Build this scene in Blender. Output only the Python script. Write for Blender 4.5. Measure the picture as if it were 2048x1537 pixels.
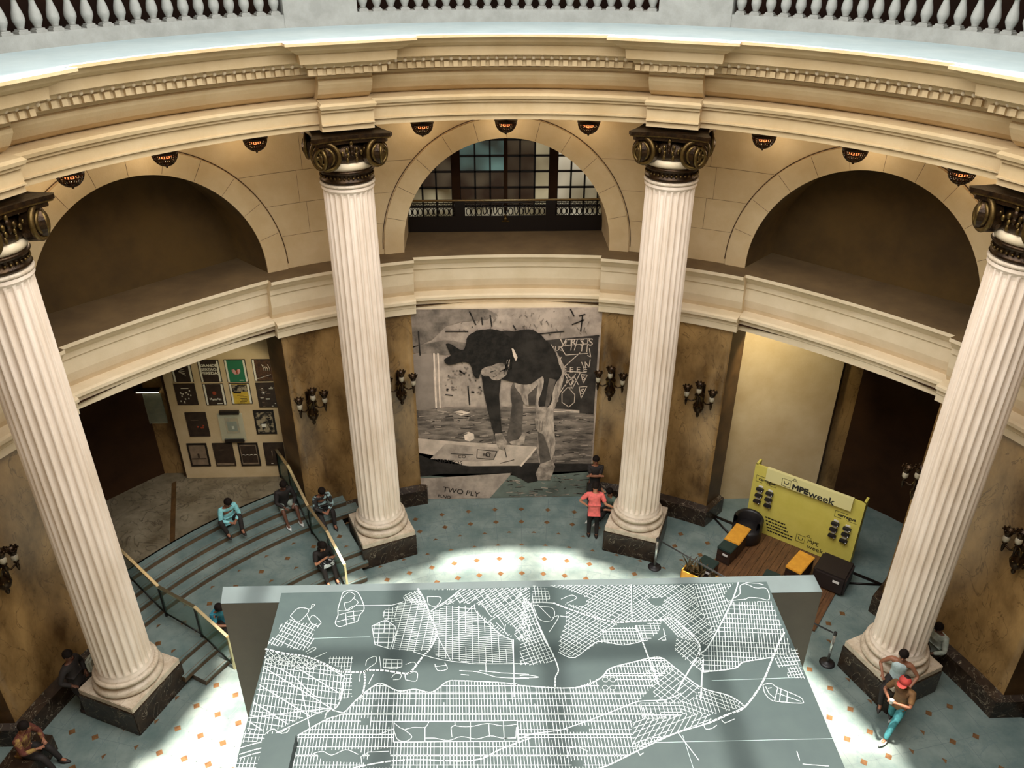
import bpy, bmesh, math, random
from math import sin, cos, pi, radians, hypot, atan2, sqrt, tan
from mathutils import Vector, Matrix, Quaternion
from mathutils.geometry import tessellate_polygon
random.seed(7)
for o in list(bpy.data.objects):
    bpy.data.objects.remove(o)
SC = bpy.context.scene
COL = SC.collection

# ------------------------------------------------------------------ camera
W, H = 2048, 1537
FPX = 1628.1
CAM = Vector((-0.59229, -8.86882, 14.89116))
YAW, PITCH, ROLL = radians(2.135), radians(29.866), radians(0.19)
FW = Vector((sin(YAW)*cos(PITCH), cos(YAW)*cos(PITCH), -sin(PITCH)))
RT = FW.cross(Vector((0, 0, 1))).normalized()
UP = RT.cross(FW)
RT, UP = cos(ROLL)*RT + sin(ROLL)*UP, -sin(ROLL)*RT + cos(ROLL)*UP
cd = bpy.data.cameras.new('camera')
cd.sensor_fit = 'HORIZONTAL'; cd.sensor_width = 36.0; cd.lens = FPX/W*36.0
cd.clip_start = 0.05; cd.clip_end = 300
cam = bpy.data.objects.new('camera', cd); COL.objects.link(cam)
M = Matrix((RT, UP, -FW)).transposed().to_4x4(); M.translation = CAM
cam.matrix_world = M
SC.camera = cam

def ray(x, y): return (x-W/2)*RT - (y-H/2)*UP + FPX*FW
def atz(x, y, z):                      # where the photograph's line of sight meets the level z
    d = ray(x, y); return CAM + (z-CAM.z)/d.z*d
def aty(x, y, Y):
    d = ray(x, y); return CAM + (Y-CAM.y)/d.y*d
def atplane(x, y, p0, n):
    d = ray(x, y); return CAM + d*((p0-CAM).dot(n)/d.dot(n))

# ------------------------------------------------------------------ light
SC.view_settings.view_transform = 'Standard'
SC.view_settings.look = 'None'
SC.view_settings.gamma = 1.0
SC.view_settings.use_curve_mapping = False
SC.view_settings.exposure = 0.62
wd = bpy.data.worlds.new('sky'); SC.world = wd; wd.use_nodes = True
bgn = wd.node_tree.nodes['Background']
bgn.inputs[0].default_value = (0.75, 0.88, 1.0, 1); bgn.inputs[1].default_value = 1.0
sl = bpy.data.lights.new('sun', 'SUN'); sl.energy = 15.0; sl.angle = radians(2.1); sl.color = (1.0, 0.90, 0.80)
so = bpy.data.objects.new('sun', sl); COL.objects.link(so); so.location = (0, 0, 40)
so.rotation_euler = (0.012, 0, 0)
al = bpy.data.lights.new('skylight_glow', 'AREA'); al.shape = 'DISK'; al.size = 15.0; al.energy = 2750; al.color = (0.98, 0.96, 0.92)
ao = bpy.data.objects.new('skylight_glow', al); COL.objects.link(ao); ao.location = (0, 0, 18.6)
# added warm fill lights, unseen, round the ring behind the balustrade
for k in range(8):
    g = bpy.data.lights.new('gallery_fill', 'POINT'); g.energy = 90; g.color = (1.0, 0.72, 0.42); g.shadow_soft_size = 0.4
    go = bpy.data.objects.new('gallery_fill', g); COL.objects.link(go)
    a = radians(22.5+45*k); go.location = (11.4*sin(a), 11.4*cos(a), 16.6)

# ------------------------------------------------------------------ materials
def lin(c):
    if isinstance(c, str): c = tuple(int(c[i:i+2], 16) for i in (0, 2, 4))
    return tuple(((v/255)/12.92 if v/255 <= .04045 else ((v/255+.055)/1.055)**2.4) for v in c)+(1,)
MATS = {}
def mat(name, col, rough=.6, metal=0., col2=None, scale=3., detail=6., lo=.35, hi=.65, bump=0., bscale=None, emit=None, estr=0., spec=.5, vein=None, stretch=None):
    if name in MATS: return MATS[name]
    m = bpy.data.materials.new(name); m.use_nodes = True; nt = m.node_tree; N = nt.nodes; L = nt.links
    b = N['Principled BSDF']; b.inputs['Roughness'].default_value = rough; b.inputs['Metallic'].default_value = metal
    b.inputs['Specular IOR Level'].default_value = spec
    b.inputs['Base Color'].default_value = lin(col)
    tc = N.new('ShaderNodeTexCoord'); mp = N.new('ShaderNodeMapping'); L.new(tc.outputs['Object'], mp.inputs[0])
    if stretch: mp.inputs['Scale'].default_value = stretch
    if col2 is not None:
        n = N.new('ShaderNodeTexNoise'); n.inputs['Scale'].default_value = scale; n.inputs['Detail'].default_value = detail
        n.inputs['Roughness'].default_value = .62; L.new(mp.outputs[0], n.inputs['Vector'])
        r = N.new('ShaderNodeValToRGB'); r.color_ramp.elements[0].position = lo; r.color_ramp.elements[1].position = hi
        r.color_ramp.elements[0].color = lin(col); r.color_ramp.elements[1].color = lin(col2)
        L.new(n.outputs['Fac'], r.inputs[0]); out = r.outputs[0]
        if vein:
            vn = N.new('ShaderNodeTexNoise'); vn.inputs['Scale'].default_value = vein[1]; vn.inputs['Detail'].default_value = 5
            vn.inputs['Distortion'].default_value = 1.6; L.new(mp.outputs[0], vn.inputs['Vector'])
            ab = N.new('ShaderNodeMath'); ab.operation = 'SUBTRACT'; ab.inputs[1].default_value = .5; L.new(vn.outputs['Fac'], ab.inputs[0])
            a2 = N.new('ShaderNodeMath'); a2.operation = 'ABSOLUTE'; L.new(ab.outputs[0], a2.inputs[0])
            mr = N.new('ShaderNodeMapRange'); mr.inputs['From Min'].default_value = 0; mr.inputs['From Max'].default_value = vein[2]
            mr.inputs['To Min'].default_value = vein[3]; mr.inputs['To Max'].default_value = 0; L.new(a2.outputs[0], mr.inputs['Value'])
            mx = N.new('ShaderNodeMix'); mx.data_type = 'RGBA'; L.new(mr.outputs[0], mx.inputs[0]); L.new(out, mx.inputs[6]); mx.inputs[7].default_value = lin(vein[0])
            out = mx.outputs[2]
        L.new(out, b.inputs['Base Color'])
    if bump:
        n2 = N.new('ShaderNodeTexNoise'); n2.inputs['Scale'].default_value = bscale or scale*4; n2.inputs['Detail'].default_value = 4
        L.new(mp.outputs[0], n2.inputs['Vector'])
        bp = N.new('ShaderNodeBump'); bp.inputs['Strength'].default_value = bump; bp.inputs['Distance'].default_value = .02
        L.new(n2.outputs['Fac'], bp.inputs['Height']); L.new(bp.outputs[0], b.inputs['Normal'])
    if emit is not None:
        b.inputs['Emission Color'].default_value = lin(emit); b.inputs['Emission Strength'].default_value = estr
    MATS[name] = m
    return m
plaster = mat('cream_plaster', (206, 182, 142), .85, col2=(190, 163, 120), scale=.8, bump=.15, bscale=30)
plaster2 = mat('pale_cream_plaster', (222, 203, 172), .8, col2=(210, 190, 156), scale=1.2, bump=.1, bscale=30)
niche = mat('niche_plaster_shade_tone', (92, 68, 26), .85, col2=(70, 50, 16), scale=.7)  # deep shade of the side niches put into the plaster colour
ledge = mat('pale_blue_ledge_paint', (154, 168, 170), .8, col2=(144, 159, 162), scale=1.5)
dusty = mat('dusty_brown_ledge', (104, 82, 50), .9, col2=(86, 66, 38), scale=1.2)
edgew = mat('white_edge_paint', (225, 225, 220), .6)
greystone = mat('pale_grey_stone', (146, 146, 140), .8, col2=(130, 130, 124), scale=3, bump=.2, bscale=40)
colwhite = mat('white_column_stone', (240, 222, 204), .6, col2=(216, 194, 170), scale=2.2, lo=.4, hi=.75, stretch=(1, 1, .25), bump=.08, bscale=50)
basewhite = mat('white_base_marble', (206, 190, 168), .45, col2=(184, 164, 140), scale=5, vein=((140, 118, 96), 3, .02, .5))
black = mat('black_marble', (34, 24, 17), .3, spec=.3, col2=(58, 44, 32), scale=5, vein=((190, 176, 150), 2.2, .006, .7))
marble = mat('brown_marble', (172, 136, 86), .3, col2=(88, 62, 30), scale=1.1, lo=.34, hi=.66, vein=((70, 46, 22), 1.6, .012, .6), stretch=(1, 1, .5))
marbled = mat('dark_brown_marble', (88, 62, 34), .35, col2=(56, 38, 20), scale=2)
floorm = mat('veined_pale_marble_floor', (122, 133, 127), .35, spec=.35, col2=(86, 103, 100), scale=1.4, lo=.35, hi=.7, vein=((92, 108, 108), 1.1, .014, .65))
floord = mat('veined_warm_marble_floor', (132, 120, 98), .4, col2=(86, 74, 54), scale=1.6, lo=.35, hi=.7, vein=((60, 48, 34), 1.3, .02, .7))
inlay = mat('brown_marble_inlay', (118, 86, 54), .3, col2=(88, 60, 36), scale=8)
joint = mat('grey_joint', (96, 108, 106), .6)
riser = mat('brown_stair_riser', (106, 84, 60), .4, col2=(84, 64, 44), scale=4)
brass = mat('brass', (222, 202, 158), .22, .9)
bronze = mat('dark_bronze', (66, 46, 24), .32, .75, col2=(34, 22, 12), scale=9, bump=.3, bscale=40)
gilt = mat('worn_gilt_bronze', (108, 86, 44), .4, .8, col2=(66, 48, 22), scale=12)
crystal = mat('frosted_glass_shade', (170, 158, 134), .2)
bulb = mat('warm_bulb', (255, 170, 100), .4, emit=(255, 130, 70), estr=1.4)
gallery = mat('dark_gallery_wood', (52, 30, 18), .6, col2=(38, 22, 14), scale=2)
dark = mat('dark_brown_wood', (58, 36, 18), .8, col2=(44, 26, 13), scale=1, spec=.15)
iron = mat('black_iron', (26, 18, 14), .4, .3)
mapgrey = mat('slate_blue_map_board', (33, 45, 45), .55, col2=(29, 41, 42), scale=2, spec=.25)
mapedge = mat('pale_grey_board_edge', (58, 68, 69), .55, col2=(54, 63, 64), scale=2, spec=.3)
mapdark = mat('brown_grey_board_side', (96, 88, 74), .6, col2=(90, 82, 70), scale=2)
mapline = mat('white_painted_street', (142, 152, 152), .5)
glassm = mat('green_tinted_glass', (120, 150, 136), .08)
def glassy(name, col, alpha):
    m = mat(name, col, .08); b = m.node_tree.nodes['Principled BSDF']; b.inputs['Alpha'].default_value = alpha; return m
railglass = glassy('greenish_rail_glass', (96, 132, 118), .38)
clear = glassy('clear_acrylic', (200, 206, 180), .25)

# ------------------------------------------------------------------ mesh builder
class MB:
    def __init__(s): s.v = []; s.f = []; s.m = []; s.s = []; s.mats = []
    def mi(s, m):
        if m not in s.mats: s.mats.append(m)
        return s.mats.index(m)
    def add(s, vs, fs, m, smooth=False):
        o = len(s.v); k = s.mi(m); s.v += [tuple(p) for p in vs]
        for f in fs: s.f.append(tuple(i+o for i in f)); s.m.append(k); s.s.append(smooth)
    def box(s, c, sz, m, rot=None, taper=1.0):
        vs = []
        for dz in (-.5, .5):
            t = taper if dz > 0 else 1
            for dx, dy in ((-.5, -.5), (.5, -.5), (.5, .5), (-.5, .5)):
                p = Vector((dx*sz[0]*t, dy*sz[1]*t, dz*sz[2]))
                if rot is not None: p = rot @ p
                vs.append(Vector(c)+p)
        s.add(vs, [(3, 2, 1, 0), (4, 5, 6, 7), (0, 1, 5, 4), (1, 2, 6, 5), (2, 3, 7, 6), (3, 0, 4, 7)], m)
    def bevbox(s, c, sz, m, b=.02, rot=None):
        bm = bmesh.new(); bmesh.ops.create_cube(bm, size=1)
        for v in bm.verts: v.co = Vector((v.co.x*sz[0], v.co.y*sz[1], v.co.z*sz[2]))
        bmesh.ops.bevel(bm, geom=bm.edges[:], offset=b, segments=2, affect='EDGES')
        bm.verts.index_update()
        vs = [(rot @ v.co if rot is not None else v.co)+Vector(c) for v in bm.verts]
        s.add(vs, [tuple(v.index for v in f.verts) for f in bm.faces], m); bm.free()
    def grid(s, rows, m, closed=False, smooth=True, flip=False):
        n = len(rows[0]); vs = [p for r in rows for p in r]; fs = []
        for i in range(len(rows)-1):
            for j in range(n if closed else n-1):
                a = i*n+j; b = i*n+(j+1) % n; q = (a, b, b+n, a+n)
                fs.append(q[::-1] if flip else q)
        s.add(vs, fs, m, smooth)
    def lathe(s, prof, m, n=24, c=(0, 0, 0), smooth=True, cap=True):
        rows = [[(c[0]+r*cos(2*pi*j/n), c[1]+r*sin(2*pi*j/n), c[2]+z) for j in range(n)] for r, z in prof]
        s.grid(rows, m, True, smooth)
        if cap:
            o = len(s.v)
            s.add(rows[0], [tuple(range(n))[::-1]], m); s.add(rows[-1], [tuple(range(n))], m)
    def tube(s, pts, r, m, n=8, smooth=True, cap=True):
        pts = [Vector(p) for p in pts]; rows = []; up = None
        for i, p in enumerate(pts):
            t = (pts[min(i+1, len(pts)-1)]-pts[max(i-1, 0)])
            t = t.normalized() if t.length > 1e-9 else Vector((0, 0, 1))
            if up is None: up = Vector((0, 0, 1)) if abs(t.z) < .9 else Vector((1, 0, 0))
            a = t.cross(up)
            if a.length < 1e-6: a = t.cross(Vector((0, 1, 0)))
            a.normalize(); b = a.cross(t).normalized(); up = b
            rr = r[i] if isinstance(r, (list, tuple)) else r
            rows.append([p+a*rr*cos(2*pi*j/n)+b*rr*sin(2*pi*j/n) for j in range(n)])
        s.grid(rows, m, True, smooth)
        if cap: s.add(rows[0], [tuple(range(n))], m); s.add(rows[-1], [tuple(range(n))[::-1]], m)
    def ball(s, c, r, m, n=8, k=6, sc=(1, 1, 1), rot=None):
        rows = []
        for i in range(k+1):
            ph = pi*i/k-pi/2; row = []
            for j in range(n):
                p = Vector((r*cos(ph)*cos(2*pi*j/n)*sc[0], r*cos(ph)*sin(2*pi*j/n)*sc[1], r*sin(ph)*sc[2]))
                if rot is not None: p = rot @ p
                row.append(p+Vector(c))
            rows.append(row)
        s.grid(rows, m, True, True)
    def poly(s, pts, m):
        pts = [Vector(p) for p in pts]
        s.add(pts, [tuple(t) for t in tessellate_polygon([pts])], m)
    def prism(s, pts, d, m):           # flat outline given real thickness along d
        pts = [Vector(p) for p in pts]; n = len(pts); d = Vector(d); tri = [tuple(t) for t in tessellate_polygon([pts])]
        s.add(pts, tri, m); s.add([p+d for p in pts], tri, m)
        s.add(pts+[p+d for p in pts], [(i, (i+1) % n, (i+1) % n+n, i+n) for i in range(n)], m)
    def build(s, name, parent=None, loc=None, rotz=None, kind=None, fixn=True):
        me = bpy.data.meshes.new(name); me.from_pydata(s.v, [], s.f)
        for m in s.mats: me.materials.append(m)
        me.polygons.foreach_set('material_index', s.m); me.polygons.foreach_set('use_smooth', s.s)
        if fixn:
            bm = bmesh.new(); bm.from_mesh(me); bmesh.ops.remove_doubles(bm, verts=bm.verts, dist=1e-5)
            bmesh.ops.recalc_face_normals(bm, faces=bm.faces); bm.to_mesh(me); bm.free()
        me.update(); o = bpy.data.objects.new(name, me); COL.objects.link(o)
        if parent: o.parent = parent
        if loc is not None: o.location = loc
        if rotz is not None: o.rotation_euler = (0, 0, rotz)
        if kind: o['kind'] = kind
        return o
def thing(name, label, cat, loc=(0, 0, 0), rotz=0, group=None):
    o = bpy.data.objects.new(name, None); COL.objects.link(o); o.empty_display_size = .2
    o.location = loc; o.rotation_euler = (0, 0, rotz); o['label'] = label; o['category'] = cat
    if group: o['group'] = group
    return o
def tag(o, label, cat, group=None):
    o['label'] = label; o['category'] = cat
    if group: o['group'] = group
    return o
def kids(o): return [c for c in bpy.data.objects if c.parent == o]
def copy_tree(o, parent=None):
    c = o.copy(); COL.objects.link(c)
    if parent: c.parent = parent
    for ch in kids(o): copy_tree(ch, c)
    return c
def text(name, s, size, mtx, m, parent=None, ext=.004, align='CENTER', off=0.0, sx=1.0, bev=0.0):
    cu = bpy.data.curves.new(name, 'FONT'); cu.body = s; cu.size = size; cu.extrude = ext; cu.align_x = align; cu.align_y = 'CENTER'; cu.offset = off; cu.bevel_depth = bev; cu.bevel_resolution = 1
    cu.resolution_u = 3
    t = bpy.data.objects.new(name+'_tmp', cu); COL.objects.link(t)
    dg = bpy.context.evaluated_depsgraph_get(); me = bpy.data.meshes.new_from_object(t.evaluated_get(dg))
    bpy.data.objects.remove(t); me.name = name; me.materials.clear(); me.materials.append(m)
    me.transform(mtx @ Matrix.Diagonal((sx, 1, 1, 1)))
    o = bpy.data.objects.new(name, me); COL.objects.link(o)
    if parent: o.parent = parent
    return o
def pol(r, az, z): a = radians(az); return Vector((r*sin(a), r*cos(a), z))
def rz(az): return -radians(az)        # turns local +Y outwards at azimuth az
# ================================================================== FLOOR
fm = MB()
N = 144
def ring(mb, r0, r1, z, m, a0=-180, a1=180, n=N, z1=None):
    z1 = z if z1 is None else z1
    rows = [[pol(r0, a0+(a1-a0)*j/n, z) for j in range(n+1)], [pol(r1, a0+(a1-a0)*j/n, z1) for j in range(n+1)]]
    mb.grid(rows, m, smooth=False)
fm.lathe([(0.01, 0), (17.0, 0)], floorm, 96, cap=False)
def sq(mb, r, az, z, s, tri=False):
    c = pol(r, az, z); o = pol(1, az, 0); t = Vector((o.y, -o.x, 0))
    if tri: mb.add([c-t*s, c+t*s, c+o*s], [(0, 1, 2)], inlay)
    else: mb.add([c-t*s, c-o*s, c+t*s, c+o*s], [(0, 1, 2, 3)], inlay)
for i in range(80):
    az = 2.25+4.5*i
    if az > 180: az -= 360
    if abs(az) > 95: continue
    sec = -62 < az < -28
    for r in (3.9, 4.4, 4.95, 5.5, 6.02, 6.56, 7.11, 7.68): sq(fm, r, az, .003, .085)
    if not sec:
        for r in (9.2, 9.76): sq(fm, r, az, .003, .085)
        for r in (8.2, 8.72): sq(fm, r, az+(2.25 if r > 8.5 else 0), .003, .075, True)
    for ra, rb in ((3.6, 7.95),)+(() if sec else ((8.0, 10.3),)):
        a, b = pol(ra, az, .002), pol(rb, az, .002); t = Vector((cos(radians(az)), -sin(radians(az)), 0))*.006
        fm.add([a-t, a+t, b+t, b-t], [(0, 1, 2, 3)], joint)
for r in (6.28, 6.83, 7.4, 7.95, 8.95, 9.48, 10.02):
    ring(fm, r-.006, r+.006, .002, joint, -95, -60, 40); ring(fm, r-.006, r+.006, .002, joint, -30, 95, 90)
fo = fm.build('floor', kind='structure', fixn=False)
for p in fo.data.polygons: pass
# make the floor face upwards
bm = bmesh.new(); bm.from_mesh(fo.data)
for f in bm.faces:
    f.normal_update()
    if f.normal.z < 0: f.normal_flip()
bm.to_mesh(fo.data); bm.free()

# ================================================================== WALLS
def jw(az): return az
PH = 9.05                      # half angle of a pier
# --- lower piers
lw = MB(); bb = MB(); jb = MB()
for k in range(8):
    c = 22.5+45*k; n = 16
    az = [c-PH+2*PH*j/n for j in range(n+1)]
    lw.grid([[pol(10.6, a, .5) for a in az], [pol(10.6, a, 6.1) for a in az]], marble)
    for s in (-1, 1):
        e = c+s*PH; ba = radians(c+s*22.5); ax = Vector((sin(ba), cos(ba), 0))     # jamb runs along the bay's axis
        p = pol(10.6, e, 0); q = p+ax*.72
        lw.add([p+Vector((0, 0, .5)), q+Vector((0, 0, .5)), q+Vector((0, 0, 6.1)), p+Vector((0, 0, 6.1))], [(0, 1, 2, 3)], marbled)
        p2 = pol(10.36, c+s*(PH+.45), 0); q2 = p2+ax*.95
        bb.add([p2, q2, q2+Vector((0, 0, .5)), p2+Vector((0, 0, .5))], [(0, 1, 2, 3)], black)
        bb.add([p2+Vector((0, 0, .5)), q2+Vector((0, 0, .5)), q+Vector((0, 0, .56)), p+Vector((0, 0, .56))], [(0, 1, 2, 3)], black)
    az2 = [c-PH-.45+2*(PH+.45)*j/n for j in range(n+1)]
    bb.grid([[pol(10.36, a, 0) for a in az2], [pol(10.36, a, .5) for a in az2], [pol(10.6, a, .56) for a in az2]], black, smooth=False)
lw.build('wall_lower', kind='structure'); bb.build('baseboard_lower', kind='structure')

# --- lower entablature: profile swept round, set back a little across each bay
tr = MB()
prof = [(10.62, 6.04), (10.50, 6.04), (10.50, 6.20), (10.48, 6.22), (10.48, 6.33), (10.38, 6.36), (10.38, 6.43), (10.44, 6.46), (10.74, 6.47), (10.68, 6.60), (10.63, 6.80),
        (10.62, 7.12), (10.58, 7.14), (10.58, 7.26), (10.50, 7.34), (10.44, 7.44), (10.36, 7.47), (10.36, 7.55)]
def bayoff(rel, r):            # plan radius inside the recessed middle of a bay: between an arc and a chord
    R = r+.14; e = radians(13.2); D = R*cos(e)+.0
    return .55*R+.45*D/cos(radians(rel))*1.0+.06
rows = []
for r, z in prof:
    row = []
    for k in range(8):
        bc = 45*k
        lim = 12.9
        for j in range(17):
            rel = -lim+2*lim*j/16
            rr = r if r > 11.5 else bayoff(rel, r)
            row.append(pol(rr, bc+rel, z))
        pc = bc+22.5; half = 22.5-lim
        for j in range(9):
            rel = -half+2*half*j/8
            row.append(pol(r, pc+rel, z))
    rows.append(row)
tr.grid(rows, plaster2, True, smooth=False)
tr.grid([rows[-1], [Vector((p.x*12.6/hypot(p.x, p.y), p.y*12.6/hypot(p.x, p.y), 7.56)) for p in rows[-1]]], dusty, True, smooth=False)
tr.box((0, 10.64, 6.10), (5.0, .62, .09), plaster2)
tr.build('trim_1', kind='structure')

# --- upper wall with arches
ZS, RA, RW = 7.68, 2.62, 11.0
ZC = 11.2
def cyl(bc, u, z, r): return pol(r, bc+math.degrees(u/RW), z)
uw = MB(); ar = MB(); nw = MB()
sec = RW*radians(22.5)
for k in range(8):
    bc = 45*k
    us = sorted(set([-sec+2*sec*j/60 for j in range(61)]+[RA*cos(pi*j/40) for j in range(41)]))
    top = [cyl(bc, u, ZC+.1, RW) for u in us]
    bot = [cyl(bc, u, (ZS+sqrt(max(0, RA*RA-u*u)) if abs(u) < RA-1e-6 else ZS-.15), RW) for u in us]
    # split where the arch starts
    L = [i for i, u in enumerate(us) if u <= -RA+1e-6]; Rr = [i for i, u in enumerate(us) if u >= RA-1e-6]; Mi = [i for i, u in enumerate(us) if -RA-1e-6 <= u <= RA+1e-6]
    for grp, flat in ((L, 1), (Mi, 0), (Rr, 1)):
        tp = [top[i] for i in grp]
        bt = [cyl(bc, us[i], ZS-.15 if flat else ZS+sqrt(max(0, RA*RA-us[i]**2)), RW) for i in grp]
        uw.grid([bt, tp], plaster)
    # archivolt band standing 4 cm proud
    pts = [(-RA, -.15)]+[(-RA*cos(pi*j/48), RA*sin(pi*j/48)) for j in range(49)]+[(RA, -.15)]
    RO = 3.11
    po = [(-RO, -.15)]+[(-RO*cos(pi*j/48), RO*sin(pi*j/48)) for j in range(49)]+[(RO, -.15)]
    ZL = lambda z: min(z, ZC-.02)
    rws = []
    for P_, r in ((pts, RW), (pts, RW-.05), (po, RW-.05), (po, RW)):
        rws.append([cyl(bc, u, ZL(ZS+z), r) for u, z in P_])
    ar.grid(rws, plaster, smooth=False)
    g = 3.13
    # dark groove round the archivolt
    gr = [(-g*cos(pi*j/48), g*sin(pi*j/48)) for j in range(49)]; g2 = [(-(g+.022)*cos(pi*j/48), (g+.022)*sin(pi*j/48)) for j in range(49)]
    ar.grid([[cyl(bc, u, ZL(ZS+z), RW-.006) for u, z in gr], [cyl(bc, u, ZL(ZS+z), RW-.006) for u, z in g2]], marbled, smooth=False)
    # voussoir joints
    for j in range(1, 12):
        a = pi*j/12; d = .004
        q = [(RA+.02, -d), (RO-.02, -d), (RO-.02, d), (RA+.02, d)]
        ar.add([cyl(bc, -rr*cos(a+dd/2.8), ZL(ZS+rr*sin(a+dd/2.8)), RW-.052) for rr, dd in q], [(0, 1, 2, 3)], marbled)
    # ashlar joints in the spandrels
    for zz in (8.35, 9.1, 9.85):
        for s in (-1, 1):
            x0 = sqrt(max(0, 3.16**2-(zz-ZS)**2)) if zz-ZS < 3.16 else 0
            x1 = sec; m_ = 10
            if x1 > x0: uw.grid([[cyl(bc, s*(x0+(x1-x0)*j/m_), zz-.003, RW-.004) for j in range(m_+1)], [cyl(bc, s*(x0+(x1-x0)*j/m_), zz+.003, RW-.004) for j in range(m_+1)]], marbled, smooth=False)
            uu = 3.55+.3*((zz*2) % 1)
            uw.add([cyl(bc, s*uu-.003, zz, RW-.004), cyl(bc, s*uu+.003, zz, RW-.004), cyl(bc, s*uu+.003, min(zz+.75, 11), RW-.004), cyl(bc, s*uu-.003, min(zz+.75, 11), RW-.004)], [(0, 1, 2, 3)], marbled)
    # reveal (tunnel) along the bay axis
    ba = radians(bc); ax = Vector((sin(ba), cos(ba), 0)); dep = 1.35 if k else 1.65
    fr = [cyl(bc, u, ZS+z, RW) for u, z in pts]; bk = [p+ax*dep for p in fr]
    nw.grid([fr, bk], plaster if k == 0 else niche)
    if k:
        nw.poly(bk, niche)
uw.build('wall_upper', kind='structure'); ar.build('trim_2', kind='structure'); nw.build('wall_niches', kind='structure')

# --- aisle ceiling behind the beam and gallery shell above
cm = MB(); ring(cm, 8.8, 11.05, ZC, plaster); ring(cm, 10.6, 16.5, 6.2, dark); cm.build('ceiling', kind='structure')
gm = MB(); gm.grid([[pol(12.6, a*5, 12.96) for a in range(72)], [pol(12.6, a*5, 18.0) for a in range(72)]], gallery, True); ring(gm, 9.96, 12.6, 12.96, gallery)
gm.build('wall_gallery', kind='structure')
gc = MB(); ring(gc, 7.88, 12.6, 18.0, plaster); ring(gc, 7.88, 12.6, 18.3, plaster); gc.grid([[pol(7.88, a*5, 18.0) for a in range(72)], [pol(7.88, a*5, 18.3) for a in range(72)]], plaster, True)
gc.build('ceiling_gallery', kind='structure')
# skylight: iron bars across the round opening
sk = MB()
for k in range(-3, 4):
    x = k*2.8+.5
    if abs(x) < 7.8:
        hl = sqrt(7.8**2-x*x)
        sk.box((x, 0, 18.75), (.24, 2*hl, .3), iron); 
    y = k*2.8+1.1
    if abs(y) < 7.8:
        hl = sqrt(7.8**2-y*y); sk.box((0, y, 18.75), (2*hl, .24, .3), iron)
sk.build('trim_3', kind='structure')

# ================================================================== UPPER ENTABLATURE
en = MB()
up_ = [(9.35, 11.2), (8.72, 11.2), (8.72, 11.30), (8.66, 11.32), (8.66, 11.345), (8.70, 11.35), (8.70, 11.56), (8.64, 11.575), (8.64, 11.63), (8.58, 11.64), (8.56, 11.70), (8.60, 11.745), (9.00, 11.77), (8.88, 11.82), (8.77, 11.90), (8.68, 12.02), (8.63, 12.10),
       (8.62, 12.17), (8.66, 12.19), (8.62, 12.22), (8.62, 12.26), (8.70, 12.265), (8.70, 12.29), (8.42, 12.30), (8.42, 12.44), (8.34, 12.455), (8.30, 12.52), (8.29, 12.535), (8.20, 12.545), (8.18, 12.725), (8.12, 12.742), (8.09, 12.762), (8.03, 12.80), (7.96, 12.89), (7.88, 12.905), (7.88, 12.956)]
DB = .25
def entpath(r, m=14):
    row = []
    for c in (-67.5, -22.5, 22.5, 67.5):
        w = .53+.95*max(0, 8.60-r)
        ea = math.degrees(math.asin(w/r))
        a0 = max(-105, c-45+ea); a1 = c-ea
        for j in range(m+1): row.append(pol(r, a0+(a1-a0)*j/m, 0))
        ca = radians(c); ax = Vector((sin(ca), cos(ca), 0)); t = Vector((cos(ca), -sin(ca), 0)); f = sqrt(max(.1, r*r-w*w))-DB if r < 9.2 else r-.02
        row.append(ax*f-t*w); row.append(ax*f+t*w)
    ea2 = 67.5+ea
    for j in range(m+1): row.append(pol(r, ea2+(105-ea2)*j/m, 0))
    return row
rows = [[Vector((p.x, p.y, z)) for p in entpath(r)] for r, z in up_]
en.grid(rows, plaster, smooth=False)
# white lip of the ledge, then the pale ledge itself
rows = [[Vector((p.x, p.y, z)) for p in entpath(r)] for r, z in ((7.88, 12.956), (7.885, 12.962), (7.96, 12.962))]
en.grid(rows[:], edgew, smooth=False)
ring(en, 7.94, 9.95, 12.960, ledge, -105, 105, 120)
for c in (-67.5, -22.5, 22.5, 67.5):
    ca = radians(c); ax = Vector((sin(ca), cos(ca), 0)); t = Vector((cos(ca), -sin(ca), 0)); w = .53+.95*.65; f = sqrt(7.95**2-w*w)-DB
    en.add([ax*f-t*w+Vector((0, 0, 12.958)), ax*f+t*w+Vector((0, 0, 12.958)), ax*8.3+t*w+Vector((0, 0, 12.958)), ax*8.3-t*w+Vector((0, 0, 12.958))], [(0, 1, 2, 3)], ledge)
# dentils and egg band
for i in range(288):
    az = i*1.25
    rel = (az-22.5+22.5) % 45-22.5
    if abs(az % 360 - 180) < 77: continue
    blk = abs(rel) < math.degrees(.74/8.4)
    if 3.9 < abs(rel)-0 < 0: continue
    r = 8.385-(DB if blk else 0); 
    if not blk and abs(rel) < math.degrees(.80/8.4): continue
    rot = Matrix.Rotation(rz(az), 3, 'Z')
    en.box(pol(r, az, 12.37), (.095, .07, .105), plaster, rot)
    en.ball(pol(r-.06, az+.62, 12.485), .045, plaster2, 6, 4, (1, .8, 1.1))
en.build('trim_4', kind='structure')

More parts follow.
